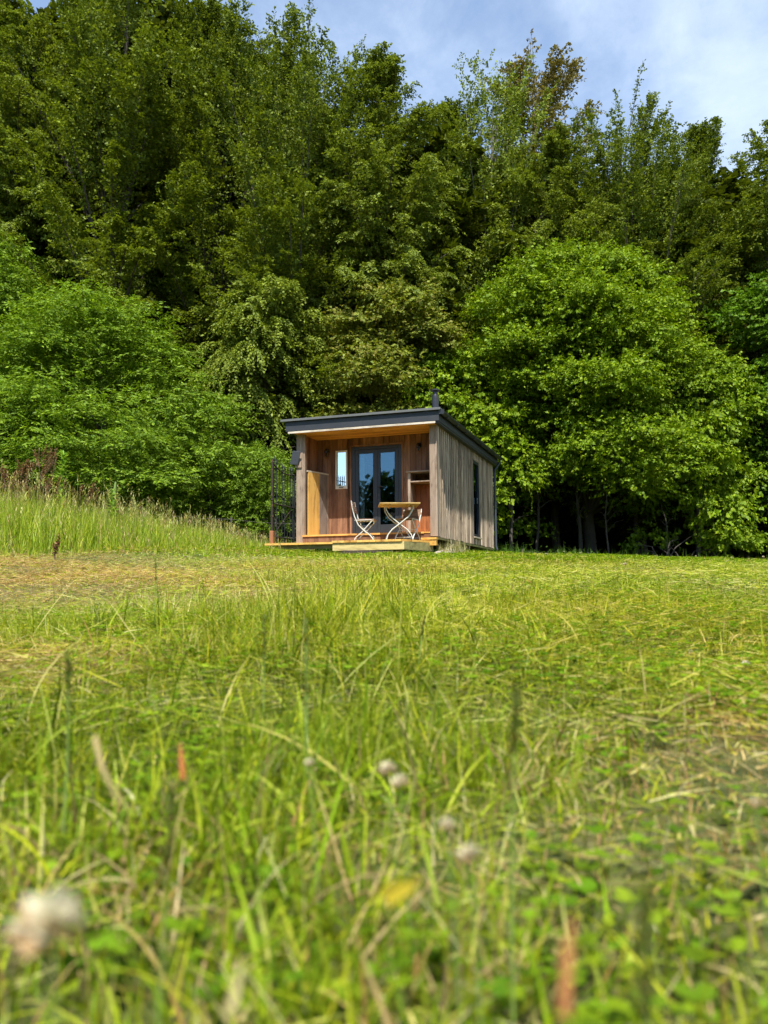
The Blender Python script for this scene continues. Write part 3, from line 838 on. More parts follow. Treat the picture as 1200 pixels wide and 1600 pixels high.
# side wall, board on board, cut round the tall window
WV0, WV1, WZ0, WZ1 = 3.66, 4.46, .20, 2.21
b = MB(); y = .0; k = 0
b.box(-.10, -.055, .02, WV0, .0, H, .4); b.box(-.10, -.055, WV1, LEN, .0, H, .5)
b.box(-.10, -.055, WV0, WV1, .0, WZ0, .4); b.box(-.10, -.055, WV0, WV1, WZ1, H, .4)
rb = random.Random(4)
while y < LEN-.02:
    w_ = rb.uniform(.085, .125) if k % 2 else rb.uniform(.055, .075)
    y1 = min(y+w_, LEN)
    x0, x1 = (-.053, -.032) if k % 2 else (-.034+.002, -.004)
    zb = rb.uniform(-.012, .01)
    ya, yb = (y-.012, y1+.012) if k % 2 else (y, y1)
    if k % 2 == 0: ya, yb = y+.001, y1-.001
    ya = max(ya, .0); yb = min(yb, LEN)
    t_ = rb.random()
    if yb > WV0 and ya < WV1:
        b.box(x0, x1, ya, yb, zb, WZ0-.045, t_)
        b.box(x0, x1, ya, yb, WZ1+.02, H, t_)
    else: b.box(x0, x1, ya, yb, zb, H, t_)
    y = y1; k += 1
b.build('side_wall', m_side, cabin)
b = MB(); b.box(-.09, -.03, .05, LEN-.02, -.055, -.012); b.build('base_beam', m_fascia_g, cabin)
# back and left walls (plain, hidden)
b = MB(); b.box(-W, -.102, LEN-.08, LEN-.01, 0, H)
x = -W
b.box(-W+.03, -W+.10, V0, LEN-.082, 0, H)
y = .0
while y < LEN-.1:
    b.box(-W, -W+.028, y, y+.13, 0, H); y += .14
b.build('rear_wall', m_side, cabin)
b = MB(); b.box(-W+.102, -.102, V0+.05, LEN-.082, .06, .10); b.box(-W+.102, -.102, V0+.05, LEN-.082, 2.37, 2.40)
b.build('interior_floor', m_inner, cabin)
# porch inner walls
b = MB(); y = .1
while y < V0:
    b.box(-W+.105, -W+.135, y, min(y+.115, V0)-.006, .11, H); y += .115
b.build('porch_side_wall', m_porch, cabin)
b = MB(); b.box(-.125, -.102, .17, V0, .11, H); b.build('porch_side_wall', m_porch, cabin)
DX0, DX1, DZ0, DZ1 = -2.305, -1.085, .135, 2.215
WX0, WX1, WzA, WzB = -2.725, -2.425, 1.235, 2.155
b = MB(); x = -W+.137; rb = random.Random(9)
while x < -.13:
    w_ = rb.uniform(.115, .15); x1 = min(x+w_, -.127); t_ = rb.random(); g = .006
    def seg(xa, xb, za, zb):
        if xb-xa > .01 and zb > za: b.box(xa, xb, V0, V0+.03, za, zb, t_)
    cuts = [(WX0, WX1, WzA, WzB), (DX0, DX1, DZ0, DZ1)]
    hit = False
    for (ca, cb, za, zb) in cuts:
        if x < cb and x1 > ca:
            hit = True
            seg(x, min(x1, ca)-g*0, .11, H) if x < ca else None
            seg(max(x, ca), min(x1, cb)-g, .11, za); seg(max(x, ca), min(x1, cb)-g, zb, H)
            if x1 > cb: seg(cb, x1-g, .11, H)
    if not hit: seg(x, x1-g, .11, H)
    x = x1
b.box(-W+.14, WX0-.002, V0+.034, V0+.05, .11, H, .1); b.box(WX1+.002, DX0-.002, V0+.034, V0+.05, .11, H, .1); b.box(DX1+.002, -.13, V0+.034, V0+.05, .11, H, .1)
b.box(WX0, WX1, V0+.034, V0+.05, .11, WzA-.01, .1); b.box(DX0, DX1, V0+.034, V0+.05, DZ1+.01, H, .1); b.box(WX0, WX1, V0+.034, V0+.05, WzB+.01, H, .1)
b.box(DX0-.06, DX1+.05, V0-.015, V0-.001, DZ1+.012, DZ1+.045, .7)
b.box(DX1+.012, DX1+.045, V0-.018, V0-.001, .12, DZ1+.01, .7)
b.box(DX0-.055, DX0-.014, V0-.018, V0-.001, .12, DZ1+.01, .8)
b.build('porch_wall', m_porch, cabin)
# posts
b = MB(); b.box(-W-.01, -W+.155, -.012, .13, -.09, H, .75)
b.build('post', m_post, cabin, .006)
b = MB(); b.box(-.165, -.002, -.014, .14, 0.0, H, .6); b.box(-.030, .002, -.022, -.015, .0, H, .9)
b.build('post', m_post, cabin, .006)
b = MB(); b.box(-W+.16, -W+.19, .0, .10, .1, H, .85); b.build('post_trim', m_post, cabin)
# porch floor and riser
b = MB(); x = -W+.16
while x < -.17:
    b.box(x, min(x+.13, -.17), -.045, V0+.04, .075, .10); x += .135
b.build('porch_floor', m_deck, cabin)
b = MB(); b.box(-W+.162, -.168, -.03, .0, -.06, .072, .25); b.build('porch_riser', m_porch, cabin)
b = MB(); b.box(-W+.158, -.30, -.058, -.047, .066, .104, .7); b.build('floor_edge', m_soffit, cabin)
# roof
b = MB(); b.box(-3.49, .115, -.245, LEN+.22, H+.03, 2.70, .5)
b.build('roof', m_anthr, cabin, .004)
RO = bpy.context.scene.objects['roof']
b = MB(); b.box(-3.60, .17, -.31, LEN+.28, 2.705, 2.735, .5)
b.box(-3.60, .17, -.325, -.312, 2.69, 2.742, .5)
b.build('roof_sheet', m_roof, RO, .004)
b = MB(); b.box(-3.44, .04, -.26, -.247, H-.012, H+.03, .4); b.build('fascia_trim', m_trimw, RO)
b = MB(); b.box(-3.495, .12, -.262, -.248, H+.038, 2.688, .5); b.build('fascia', m_anthr, RO)
b = MB(); y = -.24
while y < V0:
    b.box(-W+.0, -.002, y, min(y+.12, V0)-.005, H+.002, H+.026); y += .12
b.build('soffit', m_soffit, RO)
b = MB(); b.box(-.0, .10, -.24, LEN+.2, H+.0, H+.028, .3); b.build('eave_board', m_anthr, RO)
# gutter along the side: half round profile
b = MB(); n_ = 9; prof = [(.185+.06*math.cos(math.pi+math.pi*i/(n_-1)), 2.665+.075*math.sin(math.pi+math.pi*i/(n_-1))) for i in range(n_)]
prof += [(p[0]*1.0+(.185-p[0])*.12, p[1]+.006) for p in prof[::-1]]
va, vb = -.28, LEN+.24; m_ = len(prof)
b.add([(p[0], va, p[1]) for p in prof]+[(p[0], vb, p[1]) for p in prof], [(i, (i+1) % m_, m_+(i+1) % m_, m_+i) for i in range(m_)], .5)
b.box(.127, .243, va-.006, va+.001, 2.60, 2.70); b.box(.127, .243, vb-.001, vb+.006, 2.60, 2.70)
gut = b.build('gutter', m_gutter, cabin)
for q in np.arange(.1, LEN, .9):
    b = MB(); b.box(.118, .25, q, q+.03, 2.58, 2.60); b.box(.118, .128, q, q+.03, 2.60, 2.67); b.build('gutter_bracket', m_gutter, gut)
b = MB(); b.tube([(.185, LEN+.12, 2.60), (.18, LEN+.12, 2.50), (.05, LEN+.08, 2.30), (.04, LEN+.07, 2.2), (.04, LEN+.07, .05), (.08, LEN+.05, -.05)], .036, 12, .5)
for zz_ in (.5, 1.3, 2.1): b.box(-.005, .085, LEN+.05, LEN+.09, zz_, zz_+.035)
b.build('downpipe', m_pipe, cabin)
# flue
fx, fy = -.58, 2.1
b = MB(); b.lathe((fx, fy, 2.735), [(.17, 0), (.16, .02), (.105, .05), (.10, .09)], 20); b.build('flashing', m_anthr, cabin)
b = MB(); b.lathe((fx, fy, 2.74), [(.085, 0), (.085, .42), (.093, .425), (.093, .455), (.085, .46), (.085, .80), (.078, .86), (.06, .92)], 20)
fl = b.build('flue', m_flue, cabin)
b = MB(); b.lathe((fx, fy, 3.62), [(.062, 0), (.062, .08), (.115, .082), (.13, .10), (.115, .115), (.03, .15)], 20)
b.build('cowl', m_flue, fl)
# side window
b = MB()
for q in ((WV0, WV0+.07, WZ0, WZ1), (WV1-.07, WV1, WZ0, WZ1)): b.box(-.10, -.02, *q)
b.box(-.10, -.02, WV0+.071, WV1-.071, WZ0, WZ0+.07); b.box(-.10, -.02, WV0+.071, WV1-.071, WZ1-.07, WZ1)
sw = b.build('window', m_frame, cabin)
b = MB(); b.box(-.075, -.065, WV0+.072, WV1-.072, WZ0+.072, WZ1-.072); b.build('pane', m_glass, sw)
b = MB(); b.box(-.035, -.012, WV0+.55, WV0+.57, 1.1, 1.25); b.build('handle', m_brass, sw)
b = MB(); b.box(-.03, .035, WV0-.03, WV1+.03, WZ0-.04, WZ0-.003, .8); b.build('window_sill', m_side, sw)
# double door
b = MB()
b.box(DX0, DX0+.075, V0-.005, V0+.07, DZ0, DZ1); b.box(DX1-.075, DX1, V0-.005, V0+.07, DZ0, DZ1)
b.box(DX0+.076, DX1-.076, V0-.005, V0+.07, DZ1-.075, DZ1); b.box(DX0+.076, DX1-.076, V0-.005, V0+.07, DZ0, DZ0+.03)
dr = b.build('double_door', m_frame, cabin, .004)
xm = (DX0+DX1)/2
for s_, (xa, xb) in enumerate(((DX0+.079, xm-.002), (xm+.002, DX1-.079))):
    b = MB(); t_ = .085; za, zb = DZ0+.033, DZ1-.079
    b.box(xa, xa+t_, V0+.0, V0+.06, za, zb); b.box(xb-t_, xb, V0+.0, V0+.06, za, zb)
    b.box(xa+t_+.0005, xb-t_-.0005, V0+.001, V0+.059, zb-t_, zb); b.box(xa+t_+.0005, xb-t_-.0005, V0+.001, V0+.059, za, za+.19)
    if s_ == 0: b.box(xb-.02, xb+.025, V0-.012, V0-.001, za, zb)
    lf = b.build('door_leaf', m_frame, dr, .004)
    b = MB(); b.box(xa+t_-.003, xb-t_+.003, V0+.026, V0+.034, za+.187, zb-t_+.003); b.build('pane', m_glass, dr)
b = MB(); b.obox((xm+.045, V0-.006, 1.21), (.014, 0, 0), (0, .005, 0), (0, 0, .11)); b.tube([(xm+.045, V0-.008, 1.24), (xm+.045, V0-.05, 1.24), (xm+.15, V0-.055, 1.245)], .009, 8)
b.lathe((xm+.045, V0-.012, 1.15), [(.008, -.006), (.008, .006)], 10)
b.build('handle', m_lampb, dr)
for q in (.45, 1.2, 2.0):
    b = MB(); b.box(DX1-.09, DX1-.062, V0-.018, V0-.006, q, q+.09); b.build('hinge', m_lampb, dr)
# curtains inside the left leaf
b = MB(); n_ = 15; pts = [(DX0+.10+.16*i/(n_-1), V0+.13+.018*math.sin(i*1.9)) for i in range(n_)]
b.add([(p[0], p[1], z) for p in pts for z in (.18, 2.2)], [(2*i, 2*i+2, 2*i+3, 2*i+1) for i in range(n_-1)], .5)
b.build('curtain', m_curtain, cabin)
# small cream framed mirror window
b = MB()
b.box(WX0, WX0+.035, V0-.02, V0+.05, WzA, WzB); b.box(WX1-.035, WX1, V0-.02, V0+.05, WzA, WzB)
b.box(WX0+.036, WX1-.036, V0-.02, V0+.05, WzB-.035, WzB); b.box(WX0+.036, WX1-.036, V0-.02, V0+.05, WzA, WzA+.075)
fw = b.build('window', m_cream, cabin, .003)
b = MB(); b.box(WX0+.034, WX1-.034, V0+.018, V0+.024, WzA+.073, WzB-.033); b.build('pane', m_glassw, fw)
b = MB(); b.tube([((WX0+WX1)/2-.045, V0-.02, WzA+.05), ((WX0+WX1)/2-.045, V0-.04, WzA+.03), ((WX0+WX1)/2+.045, V0-.04, WzA+.03), ((WX0+WX1)/2+.045, V0-.02, WzA+.05)], .008, 8)
b.build('handle', m_lampb, fw)
# five spikes added before the pane to stand in for a railing's reflection
b = MB()
for i in range(5): b.tube([(WX0+.05+.045*i, V0-.05, WzA+.08), (WX0+.052+.045*i, V0-.05, WzA+.27+.02*(i % 2)), (WX0+.052+.045*i, V0-.05, WzA+.31+.02*(i % 2))], [.006, .006, .001], 6)
b.tube([(WX0+.035, V0-.045, WzA+.20), (WX1-.03, V0-.045, WzA+.155)], .007, 6)
b.build('reflection_spikes', m_iron, fw)
# wall lamps
for xl, lab in ((-2.93, None), (-.645, None)):
    b = MB(); b.lathe((xl, V0-.006, 2.16), [(.045, -.045), (.045, .045)], 14)
    b.tube([(xl, V0-.01, 2.17), (xl, V0-.07, 2.2), (xl, V0-.10, 2.19)], .012, 8)
    b.lathe((xl, V0-.10, 2.10), [(.05, .0), (.052, .05), (.03, .09), (.012, .10)], 16)
    lm = b.build('wall_lamp', m_lampb, cabin)
    b = MB(); b.lathe((xl, V0-.10, 1.985), [(.012, .0), (.034, .015), (.042, .06), (.04, .112)], 16); b.build('lamp_glass', m_lampg, lm)
    b = MB(); b.lathe((xl, V0-.10, 2.02), [(.006, .0), (.022, .02), (.024, .045), (.014, .085)], 12); b.build('bulb', m_bulb, lm)
# half height screen on the left: yellow board, grey board, sloping cap
sa, sb = np.array([-3.10, .135]), np.array([-2.90, V0-.02])
def lerp(t): return sa+(sb-sa)*t
def screen(t0, t1, z0, z1a, z1b, mat, name, th=.03):
    p, q = lerp(t0), lerp(t1); nn_ = np.array([-(sb-sa)[1], (sb-sa)[0]]); nn_ = nn_/np.linalg.norm(nn_)*th
    b = MB(); b.hexa([(*p, z0), (*q, z0), (*(q+nn_), z0), (*(p+nn_), z0), (*p, z1a), (*q, z1b), (*(q+nn_), z1b), (*(p+nn_), z1a)]); return b.build(name, mat, cabin)
screen(.0, .54, .11, 1.575, 1.575, m_yellow, 'screen_board')
screen(.545, .93, .11, 1.574, 1.574, m_greyply, 'screen_board')
screen(.935, 1.0, .11, 1.576, 1.576, m_post, 'screen_batten', .04)
screen(-.03, 1.02, 1.578, 1.61, 1.61, m_trimw, 'screen_cap', .06)
# shelf alcove on the right
b = MB(); b.box(-.79, -.73, .40, V0-.02, .11, 1.47, .95); b.build('shelf_side', m_post, cabin)
b = MB(); b.box(-.83, -.128, .36, V0-.02, 1.472, 1.50, .9); b.build('shelf', m_post, cabin)
b = MB(); b.box(-.728, -.128, .38, V0-.02, 1.25, 1.275, .85); b.build('shelf', m_post, cabin)
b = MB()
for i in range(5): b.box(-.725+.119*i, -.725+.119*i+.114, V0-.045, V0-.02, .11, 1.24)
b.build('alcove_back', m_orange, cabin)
b = MB(); b.tube([(-.93, V0-.01, .98), (-.93, V0-.05, 1.0), (-.93, V0-.05, .86)], .008, 6); b.build('hook', m_lampb, cabin)
# tilted dark panel on the left post
b = MB(); b.obox((-3.33, -.09, 1.88), (.10, 0, -.015), (0, .012, .004), (.045, -.02, .15)); pn = b.build('solar_panel', m_panel, cabin, .006)
b = MB(); b.box(-3.36, -3.20, -.045, -.016, 1.66, 1.80, .8); b.build('panel_bracket', m_post, pn)

# ------------------------------------------------------------------ deck
deck = tag(empty('deck', mat=MC), 'low yellow timber deck with a cut corner in front of the porch', 'deck')
DT = -.10
b = MB(); x = -2.04; rb = random.Random(2)
def edge_v(x): return -1.0 if x < -.45 else -1.0+(x+.45)/.35
while x < -.12:
    x1 = min(x+.14, -.11)
    ya, yb = edge_v(x), edge_v(x1-.006); t_ = rb.random()
    b.hexa([(x, ya-.03, DT-.045), (x1-.006, yb-.03, DT-.045), (x1-.006, -.034, DT-.045), (x, -.034, DT-.045), (x, ya-.03, DT), (x1-.006, yb-.03, DT), (x1-.006, -.034, DT), (x, -.034, DT)], t_)
    x = x1
b.build('planks', m_deck, deck)
b = MB(); b.box(-2.035, -.452, -1.0, -.955, DT-.21, DT-.047, .6); b.build('front_board', m_fascia, deck)
b = MB(); b.hexa([(-.448, -1.0, DT-.21), (-.10, -.03, DT-.225), (-.14, -.03, DT-.225), (-.488, -.96, DT-.21), (-.448, -1.0, DT-.047), (-.10, -.03, DT-.047), (-.14, -.03, DT-.047), (-.488, -.96, DT-.047)], .4)
b.build('side_board', m_fascia_g, deck)
for xx, vv in ((-1.9, -.9), (-.62, -.85), (-.3, -.25), (-1.4, -.4)):
    b = MB(); b.box(xx-.04, xx+.04, vv-.04, vv+.04, DT-.62, DT-.05); b.build('leg', m_fascia, deck)
b = MB(); b.box(-.36, .01, -.17, -.025, -.075, -.03, .4); b.box(-.34, .0, -.155, -.04, -.20, -.078, .2); b.build('step_block', m_deck, deck)
# low side walk that carries the gate
lw = tag(empty('side_walk', mat=MC), 'narrow yellow board walk running left from the deck to the iron gate', 'board walk')
b = MB()
for i in range(2): b.box(-4.0, -2.05, -.28+.13*i, -.155+.13*i, -.125, -.08)
b.build('planks', m_deck, lw)
b = MB(); b.box(-3.9, -2.1, -.20, -.15, -.22, -.127, .2); b.box(-3.85, -3.77, -.25, -.17, -.6, -.128); b.build('bearer', m_fascia_g, lw)

def local_pt(u, v, z): return np.array([*to_world(u, v), C0[2]+z])
# sleeper under the deck front
b = MB(); b.obox((0, 0, 0), (.56, 0, 0), (0, .09, 0), (0, 0, .055)); o = b.build('sleeper', m_sleeper, None, .02)
o.location = local_pt(-1.25, -.93, DT-.275); o.rotation_euler = (0, .03, -YAW+.04)
tag(o, 'dark weathered timber sleeper lying under the front edge of the deck', 'sleeper')

# ------------------------------------------------------------------ iron gate
GX_ = -3.86; GV0, GV1 = -.20, .98
gate = tag(empty('iron_gate', mat=MC @ Matrix.Translation((GX_, GV0, -.08))), 'tall spiked black iron gate on a rusty post left of the cabin', 'gate')
Lg = GV1-GV0
def toprail(t): return 1.86-.13*t-.10*math.sin(t*math.pi)      # sweeps down towards the cabin
b = MB(); b.tube([(0, 0, .28), (0, 0, 1.86)], .028, 10); b.lathe((0, 0, 1.86), [(.03, 0), (.034, .02), (.02, .035), (.026, .05), (.004, .09)], 10)
for zz_ in (.62, 1.0, 1.08): b.lathe((0, 0, zz_), [(.03, -.012), (.04, 0), (.03, .012)], 10)
b.build('post', m_rust, gate)
b = MB(); b.box(-.045, .045, -.045, .045, -.28, .29); b.build('post_foot', m_rustb, gate, .01)
b = MB(); b.tube([(0, Lg, -.3), (0, Lg, 1.72)], .022, 8); b.build('post', m_iron, gate)
for name_, f_ in (('rail', lambda t: toprail(t)), ('rail', lambda t: .93-.02*t), ('rail', lambda t: .16)):
    b = MB(); b.tube([(0, Lg*t, f_(t)) for t in np.linspace(0, 1, 9)], .015, 6); b.build(name_, m_rust, gate)
b = MB(); b.tube([(0, .02, .16), (0, Lg*.9, .9)], .01, 6); b.tube([(.0, .03, .90), (0, .10, .78), (0, .20, .70), (0, .3, .72)], .009, 6); b.build('brace', m_rust, gate)
nbar = 8
for i in range(nbar):
    t = (i+.6)/(nbar+.2)
    b = MB(); zt = toprail(t)+.10
    b.tube([(0, Lg*t, .05), (0, Lg*t, zt)], .0095, 6)
    b.lathe((0, Lg*t, zt), [(.0095, -.01), (.022, .01), (.016, .05), (.002, .11)], 8)
    b.build('bar', m_iron, gate)

# ------------------------------------------------------------------ folding table
DTW = DT
tb_ = tag(empty('folding_table', mat=MC @ Matrix.Translation((-.69, -.60, DTW)) @ Matrix.Rotation(.38, 4, 'Z')),
          'square slatted bistro table with white crossed metal legs on the deck', 'table')
b = MB(); S_ = .42; nsl = 10
for i in range(nsl):
    w_ = 2*S_/nsl; b.box(-S_+.03, S_-.03, -S_+.03+i*(2*S_-.06)/nsl, -S_+.03+(i+1)*(2*S_-.06)/nsl-.008, .735, .755)
for q in (-1, 1):
    b.box(-S_, S_, q*S_-.032 if q > 0 else -S_, q*S_ if q > 0 else -S_+.032, .7345, .7575)
    b.box(*((S_-.032, S_) if q > 0 else (-S_, -S_+.032)), -S_+.033, S_-.033, .7345, .7575)
for q in (-.2, .2): b.box(q-.02, q+.02, -S_+.04, S_-.04, .712, .733)
b.build('table_top', m_tabletop, tb_, .002)
for sy in (-1, 1):
    yy = sy*.24
    for sx in (-1, 1):
        b = MB(); y2 = yy+sx*.012*sy
        b.tube([(sx*.29, y2, .725), (sx*.275, y2, .62), (sx*.20, y2, .49), (sx*.0, y2, .33), (-sx*.16, y2, .21), (-sx*.245, y2, .10), (-sx*.275, y2, 0.0)], .0115, 8)
        b.build('leg', m_white, tb_)
for p_, q_, r_x in (((-.275, -.24, .03), (-.275, .24, .03), .008), ((.275, -.24, .03), (.275, .24, .03), .008), ((0, -.25, .33), (0, .25, .33), .009),
                    ((-.27, -.24, .60), (.02, .24, .34), .006), ((.29, -.26, .705), (.29, .26, .705), .008), ((-.29, -.26, .705), (-.29, .26, .705), .008)):
    b = MB(); b.tube([p_, q_], r_x, 6); b.build('cross_bar', m_white, tb_)

def chair(mat, label, k=1.0):
    """folding bistro chair facing +x"""
    c = tag(empty('folding_chair', mat=mat), label, 'chair', 'folding chairs at the bistro table')
    for sy in (-1, 1):
        y = sy*.205
        b = MB(); b.tube([(-.27, y, .86*k), (-.245, y, .70*k), (-.20, y, .52), (-.12, y, .34), (.0, y, .22), (.13, y, .12), (.19, y, .05), (.21, y, 0.0)], .0115, 8)
        b.build('back_leg', m_white, c)
        y = sy*.185
        b = MB(); b.tube([(.19, y, .44), (.08, y, .32), (-.05, y, .18), (-.17, y, .08), (-.215, y, 0.0)], .0105, 8)
        b.build('front_leg', m_white, c)
    b = MB()
    for q in range(3):
        z = (.845-.085*q)*k; x = -.262+.020*q
        b.obox((x, 0, z-.03), (.007, 0, -.002), (0, .215, 0), (-.004, 0, .034))
    b.build('backrest', m_slat, c, .003)
    b = MB()
    for q in range(6):
        x = -.17+.072*q; b.box(x-.031, x+.031, -.20, .20, .448+.010*math.sin(q*.6), .464+.010*math.sin(q*.6))
    b.build('seat', m_slat, c, .003)
    b = MB()
    for y in (-.19, .19):
        b2 = MB(); b2.tube([(-.20, y, .44), (.21, y, .445)], .009, 6); b2.build('seat_rail', m_white, c)
    for x_, z_ in ((.0, .225), (-.2, .06), (.19, .06)):
        b2 = MB(); b2.tube([(x_, -.19, z_), (x_, .19, z_)], .0075, 6); b2.build('cross_bar', m_white, c)
    return c
chair(MC @ Matrix.Translation((-1.47, -.52, DTW)) @ Matrix.Rotation(.18, 4, 'Z'), 'folding chair with dark slats left of the table, seen from its side')
chair(MC @ Matrix.Translation((-.56, -.38, DTW)) @ Matrix.Rotation(math.radians(-97), 4, 'Z'), 'folding chair half hidden behind the table, its pale slatted back facing the viewer', .80)

# ------------------------------------------------------------------ stones, dead stalks under the corner
ico = None
def stone(seed, s):
    me = bpy.data.meshes.new('stone'); import bmesh
    bm = bmesh.new(); bmesh.ops.create_icosphere(bm, subdivisions=3, radius=1)
    nz = VNoise(seed, 16)
    for v in bm.verts:
        f = .75+.6*float(nz(v.co.x*1.1+3, v.co.y*1.1+3, v.co.z*1.1+3)); v.co *= f
        v.co.x *= s[0]; v.co.y *= s[1]; v.co.z *= s[2]
    bm.to_mesh(me); bm.free()
    me.materials.append(m_stone)
    return me
sp = [(.02, -.05, .13, .10, .11), (.20, .05, .12, .12, .10), (.02, .25, .13, .1, .12), (.10, .62, .12, .12, .10), (-.12, .05, .12, .09, .09), (.06, 1.05, .12, .13, .08), (.15, .34, .07, .07, .07)]
for i, (u, v, a, b_, c_) in enumerate(sp):
    o = link('stone', stone(i+60, (a, b_, c_))); p = local_pt(u, v, 0); o.location = (p[0], p[1], float(ground_z(p[0], p[1]))+c_*.8)
    o.rotation_euler = (0, 0, i*1.3)
    tag(o, 'pale rough stone heaped under the near corner of the cabin', 'stone', 'stones heaped under the cabin corner')
ds = Soup()
n = 420; x = rng.normal(.16, .12, n); v_ = rng.random(n)*1.3-.1
wx, wy = to_world(x, v_)
P = np.stack([wx, wy, ground_z(wx, wy)], 1)
V, F_ = blades(P, rng.random(n)*6.28, .2+.26*rng.random(n), .008+.012*rng.random(n), rng.random(n)*.6, rng.random(n)*.9, 3)
ds.add(V, F_, hsvj(np.array([(.50, .45, .30), (.38, .32, .2), (.25, .26, .1)]), n, .25), 3)
tag(link('dry_plants', ds.build('dry_plants', m_grass)), 'pale dead stalks tangled under the side of the cabin', 'dead stalks', kind='stuff')

# ------------------------------------------------------------------ wire fence along the wood
def wire_fence(pts, label, hs=(.55, .9)):
    f = tag(empty('wire_fence', (pts[0][0], pts[0][1], float(ground_z(*pts[0])))), label, 'fence')
    o0 = np.array([pts[0][0], pts[0][1], float(ground_z(*pts[0]))])
    P = [np.array([x, y, float(ground_z(x, y))])-o0 for x, y in pts]
    for p in P:
        b = MB(); b.tube([p+(0, 0, -.2), p+(0, 0, hs[-1]+.06)], [.03, .026], 8); b.build('fence_post', m_bark, f)
    for h in hs:
        b = MB(); q = []
        for i in range(len(P)-1):
            for t in np.linspace(0, 1, 7)[:-1]: q.append(P[i]*(1-t)+P[i+1]*t+np.array([0, -.05, h-.05*math.sin(math.pi*t)]))
        q.append(P[-1]+np.array([0, -.05, h])); b.tube(q, .003, 5); b.build('wire', plain_wire, f)
plain_wire = plain('dull_wire', (.10, .09, .075), .5, .6)
wire_fence([(-8.5, 20.6), (-6.3, 20.9), (-4.1, 21.2), (-2.0, 21.6)], 'wire fence running behind the bank grass left of the gate', (.42, .8))
wire_fence([(4.3, 24.6), (6.4, 24.9), (8.6, 25.0), (10.8, 24.9), (12.6, 24.6)], 'low wire fence along the dark foot of the wood on the right', (.16, .28))

# ------------------------------------------------------------------ weeds on the bank
def at_px(px, Y): X = Xa(px, Y); return X, Y, float(ground_z(X, Y))
def dock(px, Y, h, label, seed, col=((.20, .10, .055), (.30, .18, .10), (.14, .07, .04)), branches=9):
    r_ = random.Random(seed); x, y, z = at_px(px, Y)
    root = tag(empty('dock_plant', (x, y, z)), label, 'weed', 'tall dead weeds on the bank')
    b = MB(); lx = r_.uniform(-.12, .12)
    b.tube([(lx*t*t, 0, h*t) for t in (0, .25, .5, .75, 1)], [.009, .008, .007, .005, .003], 6)
    tips = []
    for k in range(branches):
        t = r_.uniform(.35, .9); a = r_.choice((-1, 1))*r_.uniform(.3, .9); q = h*(1.0-t)*r_.uniform(.5, .9)+.12; a2 = r_.uniform(-.5, .5)
        p0 = np.array([lx*t*t, 0, h*t]); p1 = p0+np.array([math.sin(a)*q*.5, a2*q*.4, q*.4]); p2 = p0+np.array([math.sin(a)*q*.7, a2*q*.6, q*.95])
        b.tube([p0, p1, p2], [.005, .004, .002], 5); tips.append((p0, p1, p2))
    tips.append((np.array([0, 0, h*.5]), np.array([lx*.56, 0, h*.75]), np.array([lx, 0, h])))
    me = b.build('stem', m_dock, root)
    s = Soup(); rr = np.random.default_rng(seed); A = []
    for p0, p1, p2 in tips:
        for t in np.linspace(.25, 1, 26): A.append(((1-t)**2)*p0+2*t*(1-t)*p1+t*t*p2)
    A = np.repeat(np.array(A), 3, 0)+rr.normal(0, .012, (len(A)*3, 3))
    n = len(A); V, F_ = blades(A, rr.random(n)*6.28, .018+.014*rr.random(n), .012+.01*rr.random(n), rr.random(n)*2.6, rr.random(n)*.4, 2, [.5, 1, .3])
    s.add(V, F_, hsvj(np.array(col), n, .3), 2)
    link('seed_head', s.build('seed_head', m_grass), root)
m_dock = plain('dry_stem', (.16, .10, .06), .8)
m_gstem = plain('green_stem', (.16, .24, .04), .6)
dock(8, 14.2, 1.25, 'tall dead brown dock at the far left of the bank', 1)
dock(22, 14.0, 1.35, 'tallest dead brown dock, second from the left edge', 2, branches=12)
dock(60, 15.5, 1.75, 'dead dock with spread branches right of the tallest one', 3, branches=14)
dock(76, 14.5, 1.15, 'short dead dock close beside the spreading one', 4)
dock(120, 15.5, 1.0, 'dead dock right of the pale green stalk', 5)
dock(132, 16.0, 1.15, 'dark curled dead weed before the black gap in the ash', 6, branches=4)
dock(48, 14.8, .95, 'small dead dock between the two tall ones', 8)
dock(195, 16.6, .8, 'thin brown weed right of the fuzzy green mullein', 7, branches=5)
# pale green stalk with leaves near its top
x, y, z = at_px(92, 15.0)
root = tag(empty('hogweed', (x, y, z)), 'pale green hogweed stalk standing straight out of the bank grass', 'weed')
b = MB(); b.tube([(0, 0, 0), (.01, 0, .5), (.0, 0, 1.0), (.02, 0, 1.62)], [.018, .016, .014, .009], 8); b.build('stem', m_gstem, root)
s = Soup(); n = 220; t = rng.random(n); A = np.stack([.02*t, 0*t, .25+1.4*t**.6], 1)
V, F_ = blades(A, rng.random(n)*6.28, .08+.18*rng.random(n)*(1-.3*t), .02+.03*rng.random(n), .7+.6*rng.random(n), rng.random(n)*.9, 3, [.4, 1, .8, .05])
s.add(V, F_, hsvj(np.array([(.2, .33, .05), (.26, .38, .07)]), n, .25), 3); link('leaves', s.build('leaves', m_grass), root)
